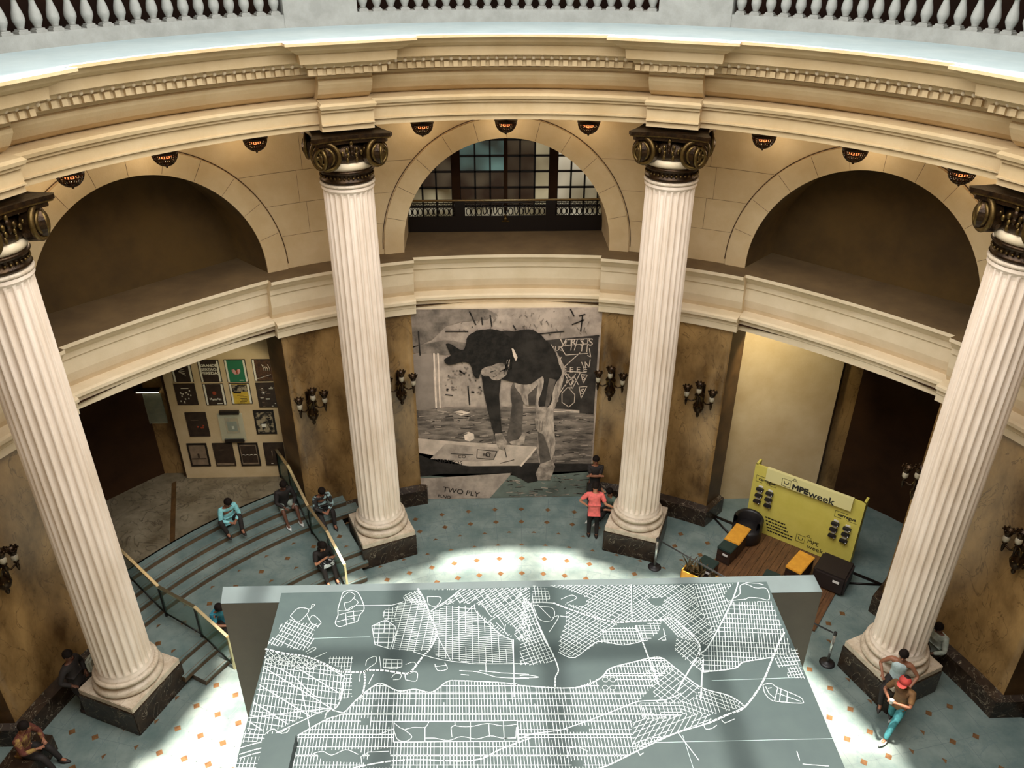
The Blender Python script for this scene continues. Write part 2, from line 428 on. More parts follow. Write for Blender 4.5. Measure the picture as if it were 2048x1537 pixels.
# ================================================================== BALUSTRADE
bt = thing('balustrade', 'pale grey stone balustrade with bulbous balusters above the pale blue ledge', 'balustrade', (0, 0, 12.96))
pl = MB()
pl.grid([[pol(r, -90+180*j/120, z) for j in range(121)] for r, z in ((9.9, 0), (9.9, .24), (10.25, .24), (10.25, 0))], greystone, smooth=False)
pl.build('plinth_course', bt)
for c in (-67.5, -22.5, 22.5, 67.5):
    pd = MB(); h = 4.3
    pd.grid([[pol(r, c-h+2*h*j/6, z) for j in range(7)] for r, z in ((9.885, .0), (9.885, .95), (10.28, .95), (10.28, 0))], greystone, smooth=False)
    for s in (-1, 1): pd.add([pol(9.885, c+s*h, 0), pol(10.28, c+s*h, 0), pol(10.28, c+s*h, .95), pol(9.885, c+s*h, .95)], [(0, 1, 2, 3)], greystone)
    pd.build('pedestal', bt)
hr = MB(); hr.grid([[pol(r, -90+180*j/120, z) for j in range(121)] for r, z in ((9.86, .86), (9.86, 1.0), (10.3, 1.0), (10.3, .86), (9.86, .86))], greystone, smooth=False); hr.build('top_rail', bt)
bl = MB()
bl.box((0, 0, .02), (.19, .19, .04), greystone); bl.box((0, 0, .05), (.15, .15, .03), greystone)
bl.lathe([(.06, .06), (.055, .09), (.07, .12), (.098, .19), (.10, .24), (.085, .32), (.055, .42), (.04, .5), (.042, .54), (.06, .56), (.06, .58), (.05, .6)], greystone, 14)
bl.box((0, 0, .61), (.17, .17, .03), greystone)
first = None
for c in (-90, -45, 0, 45, 90):
    for j in range(22):
        az = c-18.2+36.4*(j+.5)/22
        if abs(az) > 80: continue
        if first is None: first = bl.build('baluster', bt); o = first
        else: o = first.copy(); COL.objects.link(o); o.parent = bt
        o.location = pol(10.02, az, .24); o.rotation_euler = (0, 0, rz(az))

# ================================================================== COLUMNS
def column(az, label):
    t = thing('fluted_column', label, 'column', pol(9, az, 0), rz(az), 'fluted columns round the rotunda')
    p = MB(); p.bevbox((0, 0, .33), (1.46, 1.46, .66), black, .012); p.build('pedestal', t)
    p = MB(); p.bevbox((0, 0, .735), (1.42, 1.42, .15), basewhite, .012); p.build('plinth_slab', t)
    p = MB()
    def torus(r, z, h, n=8): return [(r-h/2+h/2*cos(-pi/2+pi*i/n), z+h/2*sin(-pi/2+pi*i/n)) for i in range(n+1)]
    pr = [(.5, .81)]+torus(.71, .90, .17)+[(.62, .99), (.60, 1.0), (.585, 1.03), (.60, 1.065), (.62, 1.07)]+torus(.66, 1.12, .09)+[(.585, 1.17), (.585, 1.20), (.5, 1.2)]
    p.lathe(pr, basewhite, 48, cap=False); p.build('base_moulding', t)
    # shaft
    p = MB(); rows = []; NF = 24; K = 8
    zs = [1.18, 1.2, 1.26, 1.30, 1.36, 1.42]+[1.42+(9.75-1.42)*i/10 for i in range(1, 11)]+[9.80, 9.86, 9.90, 9.94, 9.97, 10.0, 10.0]
    for i, z in enumerate(zs):
        tt = (z-1.2)/8.8; r = .55-.02*max(0, tt)**1.6
        if z <= 1.21: r = .575
        elif z < 1.3: r = .555
        if z > 9.92: r = .56
        if i == len(zs)-1: r = .45
        d = 0 if (z < 1.31 or z > 9.88) else .045 if 1.41 < z < 9.81 else .03
        row = []
        for k in range(NF):
            for j in range(K):
                a = 2*pi*(k+j/K)/NF; u = j/K; q = 0
                if .12 < u < .88: q = d*sqrt(max(0, 1-((u-.5)/.38)**2))
                row.append(((r-q)*cos(a), (r-q)*sin(a), z))
        rows.append(row)
    p.grid(rows, colwhite, True, smooth=False); p.build('shaft', t)
    # capital
    p = MB()
    p.lathe([(.52, 10.0), (.57, 10.01), (.585, 10.04), (.57, 10.07), (.52, 10.08)], basewhite, 40, cap=False)
    p.lathe([(.50, 10.36), (.56, 10.38), (.60, 10.45), (.585, 10.52), (.50, 10.56)], plaster2, 40, cap=False)
    cp = p.build('capital', t); cp['label'] = 'ionic capital with dark bronze scrolls'
    p = MB(); p.lathe([(.50, 10.08), (.55, 10.09), (.575, 10.12), (.56, 10.16), (.53, 10.18), (.53, 10.27), (.575, 10.30), (.60, 10.34), (.58, 10.37), (.5, 10.38)], bronze, 40, cap=False)
    for k in range(36): a = 2*pi*k/36; p.ball((.55*cos(a), .55*sin(a), 10.22), .026, gilt, 6, 4)
    p.build('bronze_collar', cp)
    p = MB()
    # bell with eggs and side palmettes
    p.lathe([(.50, 10.52), (.58, 10.56), (.62, 10.64), (.60, 10.72), (.52, 10.96), (.4, 10.97)], bronze, 32, cap=False)
    for k in range(20): a = 2*pi*(k+.5)/20; p.ball((.60*cos(a), .60*sin(a), 10.62), .05, gilt, 6, 5, (.7, .7, 1.3))
    for k in range(4):
        rt = Matrix.Rotation(pi/2*k, 3, 'Z')
        for dx, dz, r in ((0, .34, .07), (-.1, .3, .05), (.1, .3, .05), (-.19, .24, .045), (.19, .24, .045), (0, .24, .055), (-.08, .2, .04), (.08, .2, .04), (0, .43, .05), (-.26, .30, .035), (.26, .30, .035)):
            p.ball(rt @ Vector((dx, -.62, 10.52+dz)), r, gilt if r < .055 else bronze, 7, 5, (.8, .6, 1.2), None)
    p.build('ornament_band', cp)
    p = MB()     # concave sided abacus
    for z0, z1, hw, m_ in ((10.95, 11.03, .74, bronze), (11.03, 11.06, .80, gilt), (11.06, 11.13, .82, bronze)):
        out = []
        for k in range(4):
            rt = Matrix.Rotation(pi/2*k, 3, 'Z')
            for j in range(9):
                x = -hw+.06+2*(hw-.06)*j/8; y = -hw+.13*(1-(x/(hw-.06))**2)
                out.append(rt @ Vector((x, y, 0)))
        nn = len(out)
        p.add([Vector((q.x, q.y, z0)) for q in out]+[Vector((q.x, q.y, z1)) for q in out], [tuple(range(nn))[::-1], tuple(range(nn, 2*nn))]+[(i, (i+1) % nn, (i+1) % nn+nn, i+nn) for i in range(nn)], m_)
    p.build('abacus', cp)
    # eight scroll faces, two splayed at every corner
    p = MB(); SR = .27
    sp = []
    for i in range(64):
        a = -pi/2*0+pi/2+i/63*2*pi*2.3; r = SR-.205*(i/63)**.85
        sp.append((r*cos(a), 0-.0-.045*(i/63), r*sin(a)))
    p.tube(sp, [.042-.022*(i/63) for i in range(64)], gilt, 7)
    n_ = 24
    for y0, y1, rr in ((0.0, .16, SR-.02),):
        p.add([(rr*cos(2*pi*j/n_), y0, rr*sin(2*pi*j/n_)) for j in range(n_)]+[(rr*cos(2*pi*j/n_), y1, rr*sin(2*pi*j/n_)) for j in range(n_)],
              [tuple(range(n_)), tuple(range(n_, 2*n_))]+[(j, (j+1) % n_, (j+1) % n_+n_, j+n_) for j in range(n_)], bronze)
    p.ball((0, -.05, 0), .05, gilt, 8, 6)
    first = None
    for k in range(4):
        for s in (-1, 1):
            nm = 'volute'
            if first is None: first = p.build(nm, cp); o = first; me0 = o.data
            else: o = first.copy(); COL.objects.link(o); o.parent = cp
            base = Matrix.Rotation(pi/2*k, 4, 'Z') @ Matrix.Translation((s*.53, -.63, 10.71)) @ Matrix.Scale(1.1, 4) @ Matrix.Rotation(s*radians(24), 4, 'Z') @ Matrix.Diagonal((s, 1, 1, 1))
            o.matrix_local = base
    return t
column(-67.5, 'fluted white column at the left of the glass railed steps')
column(-22.5, 'fluted white column left of the large photo mural')
column(22.5, 'fluted white column right of the large photo mural')
column(67.5, 'fluted white column right of the yellow display wall, two people at its foot')
# ================================================================== STAIRS (left bay)
st = thing('staircase', 'curved marble steps climbing outward between the two glass railings', 'stairs', (0, 0, 0))
def sector(mb, r0, r1, a0, a1, z0, z1, mt, mr, n=28, nose=True, top=True):
    A = [a0+(a1-a0)*j/n for j in range(n+1)]
    mb.grid([[pol(r0, a, z1) for a in A], [pol(r1, a, z1) for a in A]], mt, smooth=False)
    mb.grid([[pol(r0+.02, a, z0) for a in A], [pol(r0+.02, a, z1-.035) for a in A]], mr, smooth=False)
    if nose:
        mb.grid([[pol(r0+.02, a, z1-.035) for a in A], [pol(r0, a, z1-.03) for a in A], [pol(r0, a, z1) for a in A]], mt, smooth=False)
        mb.grid([[pol(r0+.045, a, z1+.001) for a in A], [pol(r0+.06, a, z1+.001) for a in A]], riser, smooth=False)
    for a in (a0, a1): mb.add([pol(r0+.02, a, z0), pol(r1, a, z0), pol(r1, a, z1), pol(r0, a, z1)], [(0, 1, 2, 3)], mr)
for z, r0, r1, a0, a1 in ((.16, 7.85, 8.25, -61.5, -28.2), (.32, 8.2, 8.6, -63.1, -26.9), (.48, 8.52, 10.05, -62.6, -27.4)):
    s = MB(); sector(s, r0, r1, a0 if r0 < 8.4 else -62.6, a1 if r0 < 8.4 else -27.4, z-.16 if r0 < 8.4 else 0, z, floorm, riser); 
    if z == .48:
        ring(s, 10.0, 10.1, .48, floorm, -62.6, -27.4, 20)
        for k in range(10):
            az = -65.25+4.5*k+2.25-2.25
            if not -62 < az < -28: continue
            sq(s, 9.34, az, .484, .085); sq(s, 8.85, az, .484, .075, True); sq(s, 9.75, az+2.25, .484, .07, True)
    s.build('landing' if z == .48 else 'step', st)
for z, r0, r1 in ((.64, 9.97, 10.35), (.80, 10.30, 10.67), (.96, 10.62, 11.05), (1.12, 11.0, 11.3)):
    s = MB(); sector(s, r0, r1, -65.5 if r0 < 10.3 else -64.0 if r0 < 10.6 else -60.2, -24.5 if r0 < 10.3 else -26 if r0 < 10.6 else -29.8, z-.16, z, floorm, riser); s.build('step', st)
ff = MB(); ring(ff, 11.25, 14.2, 1.12, floord, -66, -24, 30)
a_, b_ = pol(11.3, -49.5, 1.123), pol(13.6, -43.5, 1.123); t_ = Vector((.05, .05, 0)); ff.add([a_-t_, a_+t_, b_+t_, b_-t_], [(0, 1, 2, 3)], marbled)
ff.build('floor_upper', kind='structure')

# ================================================================== AISLE WALLS behind the bays
aw = MB()
for s in (-1, 1):
    zb = 1.12 if s < 0 else 0
    aw.box((s*7.60, 10.05+.1, (zb+6.3)/2), (2.90, .2, 6.3-zb), plaster2 if False else plaster)
    # marble pier beside it
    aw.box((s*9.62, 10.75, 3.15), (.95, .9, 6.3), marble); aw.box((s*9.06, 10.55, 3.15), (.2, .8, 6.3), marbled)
    aw.box((s*10.35, 11.2, 3.15), (.5, .9, 6.3), marbled)
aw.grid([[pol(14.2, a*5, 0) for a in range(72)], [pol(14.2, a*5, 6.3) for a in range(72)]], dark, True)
aw.build('wall_aisle', kind='structure')
# recess walls of the side bays (90 degrees left and right)
rw = MB(); rw.box((-10.95, 0, 3.0), (.2, 4.9, 6.0), marble); rw.build('wall_left', kind='structure')

# left: dark doorway with a faint lattice
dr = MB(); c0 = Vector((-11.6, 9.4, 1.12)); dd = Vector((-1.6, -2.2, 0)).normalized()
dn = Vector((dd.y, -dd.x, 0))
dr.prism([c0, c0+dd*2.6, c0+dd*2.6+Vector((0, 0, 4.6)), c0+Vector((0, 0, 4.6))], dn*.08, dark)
for i in range(7): dr.tube([c0+dd*(.2+.36*i)+dn*-.03+Vector((0, 0, .2)), c0+dd*(.2+.36*i)+dn*-.03+Vector((0, 0, 4.4))], .018, bronze, 6)
for i in range(10): dr.tube([c0+dd*.2+dn*-.03+Vector((0, 0, .3+.45*i)), c0+dd*2.36+dn*-.03+Vector((0, 0, .3+.45*i))], .012, bronze, 6)
dr.build('door_1', kind='structure')

# right: wrought gate standing in the far right bay
gt = thing('iron_gate', 'black wrought iron gate with pale light showing through, right edge', 'gate', (10.85, 0, 0), 0)
g = MB()
for y in (2.35, 1.2, 0.0, -1.2, -2.35): g.box((0, y, 1.5), (.08, .08, 3.0), iron)
for z in (.1, .9, 1.5, 2.9): g.box((0, 0, z), (.07, 4.7, .08), iron)
g.build('frame', gt)
g = MB()
for i in range(44):
    y = 2.25-.1045*i
    g.tube([(0, y, .95), (0, y, 2.85)], .012, iron, 5)
    for z in (1.1, 1.3, 1.75, 2.0, 2.25, 2.5): g.tube([(0, y+.04*cos(2*pi*j/8), z+.06*sin(2*pi*j/8)) for j in range(9)], .009, iron, 4)
g.build('scrollwork', gt)
g = MB(); g.box((.05, 0, .5), (.03, 4.6, .76), iron); g.build('kick_panel', gt)
g = MB(); g.box((.35, 0, 1.9), (.03, 4.6, 1.9), crystal); g.build('pane', gt)

# black marble bench and switch plate at the left edge
o = MB(); o.bevbox((0, 0, .22), (1.0, .62, .44), black, .015)
tag(o.build('marble_bench', loc=pol(10.05, -79.6, 0), rotz=rz(-79.6)), 'low black marble bench at the foot of the left wall', 'bench')
sp_ = thing('wall_sign', 'small white framed plate on the marble wall, bottom left corner', 'sign', pol(10.83, -79.5, 0))
o = MB(); P_ = Vector((-10.84, 1.75, 1.35)); sp_.location = P_
for y, z, sy, sz in ((0, .15, .24, .03), (0, -.15, .24, .03), (.105, 0, .03, .33), (-.105, 0, .03, .33)): o.box((0.012, y, z), (.024, sy, sz), crystal)
o.build('frame', sp_); o = MB(); o.box((.006, 0, 0), (.01, .2, .3), dark); o.build('plate', sp_)

# ================================================================== GLASS RAILINGS
def rail(az, label):
    t = thing('glass_railing', label, 'railing', (0, 0, 0), 0, 'glass railings of the curved steps')
    prof = [(7.66, 0.0, 1.02), (8.62, .48, 1.42), (9.85, .48, 1.42), (11.05, 1.12, 2.02), (11.9, 1.12, 2.04)]
    h = MB()
    for (ra, _, za), (rb, _, zb) in zip(prof, prof[1:]):
        a, b = pol(ra, az, za), pol(rb, az, zb); d = b-a; tn = Vector((cos(radians(az)), -sin(radians(az)), 0))*.035; u = Vector((0, 0, .022))
        h.add([a-tn-u, a+tn-u, a+tn+u, a-tn+u, b-tn-u, b+tn-u, b+tn+u, b-tn+u], [(0, 1, 2, 3), (7, 6, 5, 4), (0, 4, 5, 1), (1, 5, 6, 2), (2, 6, 7, 3), (3, 7, 4, 0)], brass)
    h.build('handrail', t)
    for r, zf, zt in prof:
        p = MB(); a = pol(r, az, zf); p.box((a.x, a.y, (zf+zt)/2), (.05, .05, zt-zf), iron if r > 8 else brass, Matrix.Rotation(rz(az), 3, 'Z')); p.build('post', t)
        if r > 11.5: break
    for (ra, fa, za), (rb, fb, zb) in zip(prof, prof[1:]):
        p = MB(); tn = Vector((cos(radians(az)), -sin(radians(az)), 0))*.006
        q = [pol(ra+.03, az, fa+.1), pol(rb-.03, az, fb+.1), pol(rb-.03, az, zb-.03), pol(ra+.03, az, za-.03)]
        p.prism([x-tn for x in q], tn*2, railglass); p.build('glass_panel', t)
        p = MB(); p.tube([pol(ra, az, fa+.1), pol(rb, az, fb+.1)], .022, iron, 6); p.build('bottom_rail', t)
rail(-56.7, 'glass railing with brass handrail nearer the left column')
rail(-32.7, 'glass railing with brass handrail near the column left of the mural')

# ================================================================== CENTRAL ARCH: balcony railing and window
zb = 7.48
wn = MB(); wn.box((0, 11.6, zb-.03), (5.3, 1.3, .1), dusty); wn.build('floor_balcony', kind='structure')
br = thing('balcony_railing', 'dark wrought railing with oval openings and brass top rail in the central arch', 'railing', (0, 12.15, zb))
o = MB(); o.tube([(-2.6, 0, .93), (2.6, 0, .93)], .03, brass, 8); o.build('handrail', br)
o = MB()
for x0, x1 in ((-2.6, -1.35), (-1.05, 1.05), (1.35, 2.6)):
    n = int((x1-x0)/.135)
    for i in range(n):
        x = x0+(i+.5)*(x1-x0)/n
        if abs(x) < .62 and i % 2: 
            o.tube([(x+.05*cos(a*pi/4)*(1+.4*sin(a)), 0, .66+.12*sin(a*pi/4)) for a in range(9)], .016, iron, 5); continue
        o.tube([(x+.055*cos(a*pi/6), 0, .62+.095*sin(a*pi/6)) for a in range(13)], .013, iron, 5)
        o.tube([(x+.045*cos(a*pi/4), 0, .80+.035*sin(a*pi/4)) for a in range(9)], .010, iron, 5)
        o.tube([(x+.0675, 0, .5), (x+.0675, 0, .9)], .010, iron, 5)
for z in (.50, .745, .86, .9): o.tube([(-2.6, 0, z), (2.6, 0, z)], .014, iron, 5)
o.build('scrollwork', br)
o = MB()
for x in (-2.6, -1.2, 1.2, 2.6): o.box((x, 0, .46), (.26 if abs(x) < 2 else .08, .05, .92), iron)
o.box((0, 0, .25), (5.2, .04, .5), iron); o.build('panel', br)
o = MB(); o.ball((0, -.05, .42), .06, gilt, 10, 8, (1, .4, 1)); o.ball((0, -.05, .52), .04, gilt, 8, 6, (1, .4, 1)); o.box((0, -.04, .37), (.2, .03, .03), gilt); o.build('medallion', br)
win = bpy.data.objects.new('window_1', None); COL.objects.link(win); win['kind'] = 'structure'
YW = 12.6
def pane_mat(name, c1, c2, sc, es):
    m = mat(name, c1, .25, col2=c2, scale=sc, detail=1, lo=.38, hi=.62); nt = m.node_tree; b = nt.nodes['Principled BSDF']
    rmp = [n for n in nt.nodes if n.type == 'VALTORGB'][0]; nt.links.new(rmp.outputs[0], b.inputs['Emission Color']); b.inputs['Emission Strength'].default_value = es; return m
pm = [pane_mat('frosted_reflection_cream', (196, 184, 148), (92, 78, 52), .9, .28), pane_mat('frosted_reflection_brown', (96, 84, 66), (58, 42, 30), 1.1, .22), pane_mat('frosted_reflection_teal', (120, 156, 150), (66, 72, 66), 1.0, .24), pane_mat('frosted_reflection_pale', (226, 216, 190), (128, 116, 88), .8, .34)]  # pane colours and glow imitate blurred reflections in the glass
xs = [-2.62, -2.2, -1.83, -1.40, -1.20, -.79, -.39, .02, .40, .79, 1.19, 1.39, 1.76, 2.13, 2.5, 2.7]
zs = [7.62, 8.12, 8.62, 9.05, 9.46, 9.88, 10.36]
pg = MB()
for i in range(len(xs)-1):
    if (i == 3) or (i == 10): continue
    for j in range(len(zs)-1):
        k = 0; j -= 1
        if xs[i] >= -1.25 and xs[i] < 0: k = 2 if j > 1 else 1
        if 0 <= xs[i] < 1.1: k = 1 if xs[i] < .6 else 0
        if xs[i] > 1.3: k = 3
        if xs[i] < -1.3: k = 0 if j < 1 or j > 3 else 1
        if i == 4 and j == 3: k = 2
        if j < 0: k = 3
        j += 1
        pg.box(((xs[i]+xs[i+1])/2, YW+.03, (zs[j]+zs[j+1])/2), (xs[i+1]-xs[i]-.02, .02, zs[j+1]-zs[j]-.02), pm[k])
o = pg.build('pane', win)
o = MB()
for x in xs: o.box((x, YW, 9.1), (.045, .06, 2.6), iron)
for x in (-1.30, 1.29): o.box((x, YW-.03, 9.0), (.22, .1, 2.0), dark)
for z in zs: o.box((0, YW, z), (5.3, .06, .05), iron)
o.box((0, YW-.03, 10.0), (2.8, .1, .14), dark); o.box((.02, YW-.03, 9.2), (.10, .08, 2.4), dark); o.box((0, YW, 7.4), (5.4, .1, .44), dark)
o.build('frame', win)
o = MB(); o.box((0, YW+.25, 9.2), (5.6, .1, 3.4), dark); o.build('wall_back', kind='structure')

# ================================================================== CEILING LAMPS
def lamp_mesh():
    o = MB(); R = .235
    for k in range(16):
        a = 2*pi*k/16; o.tube([(R*cos(p)*cos(a), R*cos(p)*sin(a), -.25*sin(p)) for p in [pi/2*i/7 for i in range(8)]], .012, bronze, 5)
    for p, rr in ((0, .02), (.35, .011), (.7, .011), (1.05, .011)):
        o.tube([(R*cos(p)*cos(2*pi*j/20), R*cos(p)*sin(2*pi*j/20), -.25*sin(p)) for j in range(21)], rr, bronze, 5)
    for p in (.17, .52, .87, 1.2):
        for k in range(16): a = 2*pi*(k+.5)/16; o.ball((.97*R*cos(p)*cos(a), .97*R*cos(p)*sin(a), -.24*sin(p)), .018, gilt if (k+int(p*5)) % 2 else bronze, 5, 4)
    o.ball((0, 0, -.27), .025, bronze, 8, 6); return o
lamp0 = None
for s, e in ((-1, 14), (1, 48)):  # unseen spots added to brighten the aisle walls, standing for bounced light
    g = bpy.data.lights.new('aisle_fill_spot', 'SPOT'); g.energy = e*3; g.color = (1.0, .90, .62); g.shadow_soft_size = .15; g.spot_size = radians(80 if s < 0 else 92); g.spot_blend = .5 if s < 0 else .35
    go = bpy.data.objects.new('aisle_fill_spot', g); COL.objects.link(go); go.location = (s*6.6, 8.3, 5.85); go.rotation_euler = (Vector((s*(7.2 if s < 0 else 6.9), 10.0, 3.6 if s < 0 else 4.4))-go.location).to_track_quat('-Z', 'Y').to_euler()
def lamp(az, label):
    global lamp0
    if lamp0 is None:
        t = thing('ceiling_lamp', label, 'lamp', (0, 0, 0), 0, 'basket lamps under the upper beam'); lamp0 = t
        lamp_mesh().build('basket', t)
        o = MB(); o.ball((0, 0, -.04), .13, bulb, 12, 8, (1, 1, .6)); o.build('bulb', t)
        o = MB(); o.lathe([(.22, -.0), (.26, .01), (.26, .03), (.10, .05), (.04, .08), (.04, .26), (.12, .265)], bronze, 20); o.build('canopy', t)
    else: t = copy_tree(lamp0); t['label'] = label
    t.location = pol(9.82, az, 10.93)
    g = bpy.data.lights.new('lamp_light', 'POINT'); g.energy = 9; g.color = (1.0, .84, .62); g.shadow_soft_size = .1; go = bpy.data.objects.new('lamp_light', g); COL.objects.link(go); go.location = pol(10.35, az, 10.75)
for bay, nm in ((-45, 'left bay'), (0, 'central bay'), (45, 'right bay')):
    for d, w in (({-45: -53.8, 0: -11.2, 45: 32.7}[bay], 'left'), ({-45: -43.1, 0: -.3, 45: 43.6}[bay], 'middle'), ({-45: -32.3, 0: 10.5, 45: 55.6}[bay], 'right')):
        lamp(d, 'bronze basket ceiling lamp, %s one of three above the %s arch' % (w, nm))

# ================================================================== WALL SCONCES
sc0 = None
def sconce(az, label):
    global sc0
    if sc0 is None:
        t = thing('wall_sconce', label, 'wall lamp', (0, 0, 0), 0, 'three-armed sconces on the marble piers'); sc0 = t
        o = MB(); o.lathe([(.0, -.5), (.03, -.47), (.045, -.42), (.03, -.38), (.09, -.32), (.13, -.22), (.12, -.12), (.06, -.04), (.10, .06), (.12, .14), (.07, .2), (.05, .3)], bronze, 14, (0, -.16, 0))
        o.box((0, -.03, 0), (.16, .06, .7), bronze)
        for k in range(8): a = 2*pi*k/8; o.ball((.12*cos(a), -.16+.12*sin(a), -.17), .022, gilt, 6, 4); o.ball((.11*cos(a), -.16+.11*sin(a), .1), .02, gilt, 6, 4)
        o.tube([(.09*cos(pi*j/10), -.27, .02+.14*sin(pi*j/10)) for j in range(11)], .016, gilt, 6); o.build('body', t)
        for x, y, z in ((-.30, -.22, .14), (.30, -.22, .14), (0, -.34, .36)):
            a = MB(); a.tube([(x*.25, -.18, .0), (x*.6, -.2, -.06), (x*.95, y, -.02), (x, y, z-.12)], .018, bronze, 6)
            a.lathe([(.0, -.34), (.02, -.30), (.035, -.2), (.02, -.14), (.05, -.12), (.02, -.1)], bronze, 10, (x, y, z)); ar_ = a.build('arm', t)
            b = MB(); b.lathe([(.03, -.1), (.06, -.06), (.065, .0), (.05, .05)], crystal, 12, (x, y, z)); b.build('shade', ar_)
            b = MB(); b.lathe([(.052, .04), (.07, .09), (.10, .17), (.095, .17), (.06, .09), (.045, .05)], bronze, 12, (x, y, z))
            for k in range(8): aa = 2*pi*k/8; b.ball((x+.10*cos(aa), y+.10*sin(aa), z+.18), .022, bronze, 5, 4)
            b.build('cup', ar_)
    else: t = copy_tree(sc0); t['label'] = label
    t.location = pol(10.59, az, 3.98); t.rotation_euler = (0, 0, rz(az)); t.scale = (1.1, 1.1, 1.1)
sconce(-72.3, 'bronze three-armed sconce cut by the left edge of the photo')
sconce(-29.0, 'bronze three-armed sconce between the posters and the left middle column')
sconce(-15.9, 'bronze three-armed sconce directly left of the photo mural')
sconce(15.4, 'bronze three-armed sconce directly right of the photo mural')
sconce(28.5, 'bronze three-armed sconce on the pier beside the cream wall of the right bay')
sconce(59.4, 'bronze sconce seen edge-on behind the far right column')
sconce(72.8, 'bronze three-armed sconce on brown marble at the right edge')
# ================================================================== PHOTO MURAL
def sep(v, n=6): v = int(v*1.12); return (min(255, int(v*1.05)), int(v*.94), int(v*.84))
def greym(nm, v, v2=None, sc=3.0, det=8, st=None): return mat('mural_'+nm, sep(v), .7, col2=sep(v2 if v2 is not None else v*.8), scale=sc, detail=det, lo=.38, hi=.62, stretch=st, spec=.12)
mWall = greym('wall', 172, 128, 1.6); mDark = greym('stained_wall', 84, 132, 1.8); mBoard = greym('blackboard', 46, 66, 2); mFloor = greym('rough_floor', 132, 66, 1.3, 12, (1, 1, 4))
mFig = greym('sweater', 34, 52, 2.5); mHair = greym('hair', 30, 42, 8); mSkin = greym('skin', 168, 104, 3.5); mPants = greym('trousers', 178, 108, 1.8, 6, (3, 1, 1)); mPant2 = greym('shaded_trousers', 66, 96, 2.2)
mPap = greym('board_paper', 190, 164, 2); mPap2 = greym('lower_board', 172, 128, 1.4); mChalk = greym('chalk', 186, 170, 5); mBlk = greym('shadow', 34, 50, 2); mPan = greym('leaning_panel', 138, 116, 1.2); mWhite = greym('highlight', 214, 190, 4)
mSea = mat('mural_greenish_floor', (132, 142, 128), .7, col2=(84, 88, 78), scale=1.2, detail=10, lo=.3, hi=.7)
mu = thing('photo_mural', 'huge black and white photo mural of a man bending over a painting on the floor', 'mural', (0, 10.31, 0))
YM = 10.31
def mA(x, y, k):
    p = aty(700+x/2.9257, 550+y/2.9257, YM); return Vector((min(2.49, max(-2.52, p.x)), -k*.0035, min(6.12, max(.01, p.z))))
o = MB(); o.box((-.015, .03, 3.06), (5.02, .05, 6.12), mWall); o.build('backing', mu)
pi_ = MB()
def L(k, m, *pts):
    P_ = [mA(x, y, k) for x, y in pts]
    if k >= 7 and len(P_) > 7:
        n = len(P_); out = []
        for i in range(n):
            p0, p1, p2, p3 = P_[i-1], P_[i], P_[(i+1) % n], P_[(i+2) % n]
            for j in range(4):
                t = j/4; out.append(.5*((2*p1)+(p2-p0)*t*.8+(2*p0-5*p1+4*p2-p3)*t*t+(3*p1-p0-3*p2+p3)*t*t*t) if False else p1*(1-t)+p2*t+((p1-p0).normalized()-(p2-p1).normalized()+(p2-p1).normalized()-(p3-p2).normalized())*(min((p2-p1).length, .6)*.22*t*(1-t)*2))
        P_ = out
    pi_.poly(P_, m)
def ln(k, m, w, *pts):
    P_ = [mA(x, y, k) for x, y in pts]
    for a, b in zip(P_, P_[1:]):
        d = (b-a)
        if d.length < 1e-6: continue
        d.normalize(); n = Vector((-d.z, 0, d.x))*w/2; a2 = a-d*w*.3; b2 = b+d*w*.3
        pi_.add([a2-n, a2+n, b2+n, b2-n], [(0, 1, 2, 3)], m)
L(2, mDark, (340, 196), (800, 196), (860, 230), (800, 262), (650, 275), (560, 300), (480, 380), (340, 430)); L(2, mDark, (340, 420), (560, 380), (680, 400), (720, 440), (560, 470), (400, 455), (340, 460))
L(3, mPan, (365, 462), (480, 458), (495, 785), (380, 792)); L(3, mWhite, (486, 458), (496, 458), (510, 785), (500, 786)); L(3, mWhite, (510, 458), (520, 458), (532, 780), (524, 782))
for x0, y0, x1, y1 in ((700, 215, 735, 290), (820, 235, 830, 300), (560, 330, 690, 330), (400, 330, 410, 470), (1290, 200, 1310, 240), (1340, 240, 1375, 230), (1360, 240, 1350, 330), (1300, 290, 1370, 262), (955, 295, 970, 320), (640, 560, 670, 580), (560, 700, 600, 705), (690, 650, 700, 760), (770, 250, 775, 290), (1050, 350, 1250, 330)):
    ln(4, mBlk, .035, (x0, y0), (x1, y1))
rs = random.Random(3)
for i in range(70):
    x, y = rs.uniform(560, 780), rs.uniform(480, 700); ln(4, mDark, rs.uniform(.015, .05), (x, y), (x+rs.uniform(-12, 14), y+rs.uniform(-6, 9)))
for i in range(60):
    x, y = rs.uniform(640, 1430), rs.uniform(205, 350); ln(4, mDark, rs.uniform(.01, .04), (x, y), (x+rs.uniform(-14, 14), y+rs.uniform(2, 26)))
L(3, mBoard, (1150, 388), (1455, 358), (1425, 815), (1180, 790))
ln(4, mBoard, .05, (1150, 386), (1455, 356))
L(3, mFloor, (378, 795), (560, 775), (900, 770), (1430, 815), (1410, 1120), (380, 1090))
for i in range(240):
    x, y = rs.uniform(395, 1420), rs.uniform(790, 1090); w_ = rs.uniform(8, 60); ln(4, (mPants, mBlk, mDark, mPap2)[i % 4], rs.uniform(.008, .03), (x, y), (min(1425, x+w_), y+rs.uniform(-6, 6)))
for i in range(80):
    x, y = rs.uniform(900, 1400), rs.uniform(1170, 1300); ln(5, (mDark, mPants, mBlk)[i % 3], rs.uniform(.008, .03), (x, y), (min(1405, x+rs.uniform(8, 60)), y+rs.uniform(-8, 8)))
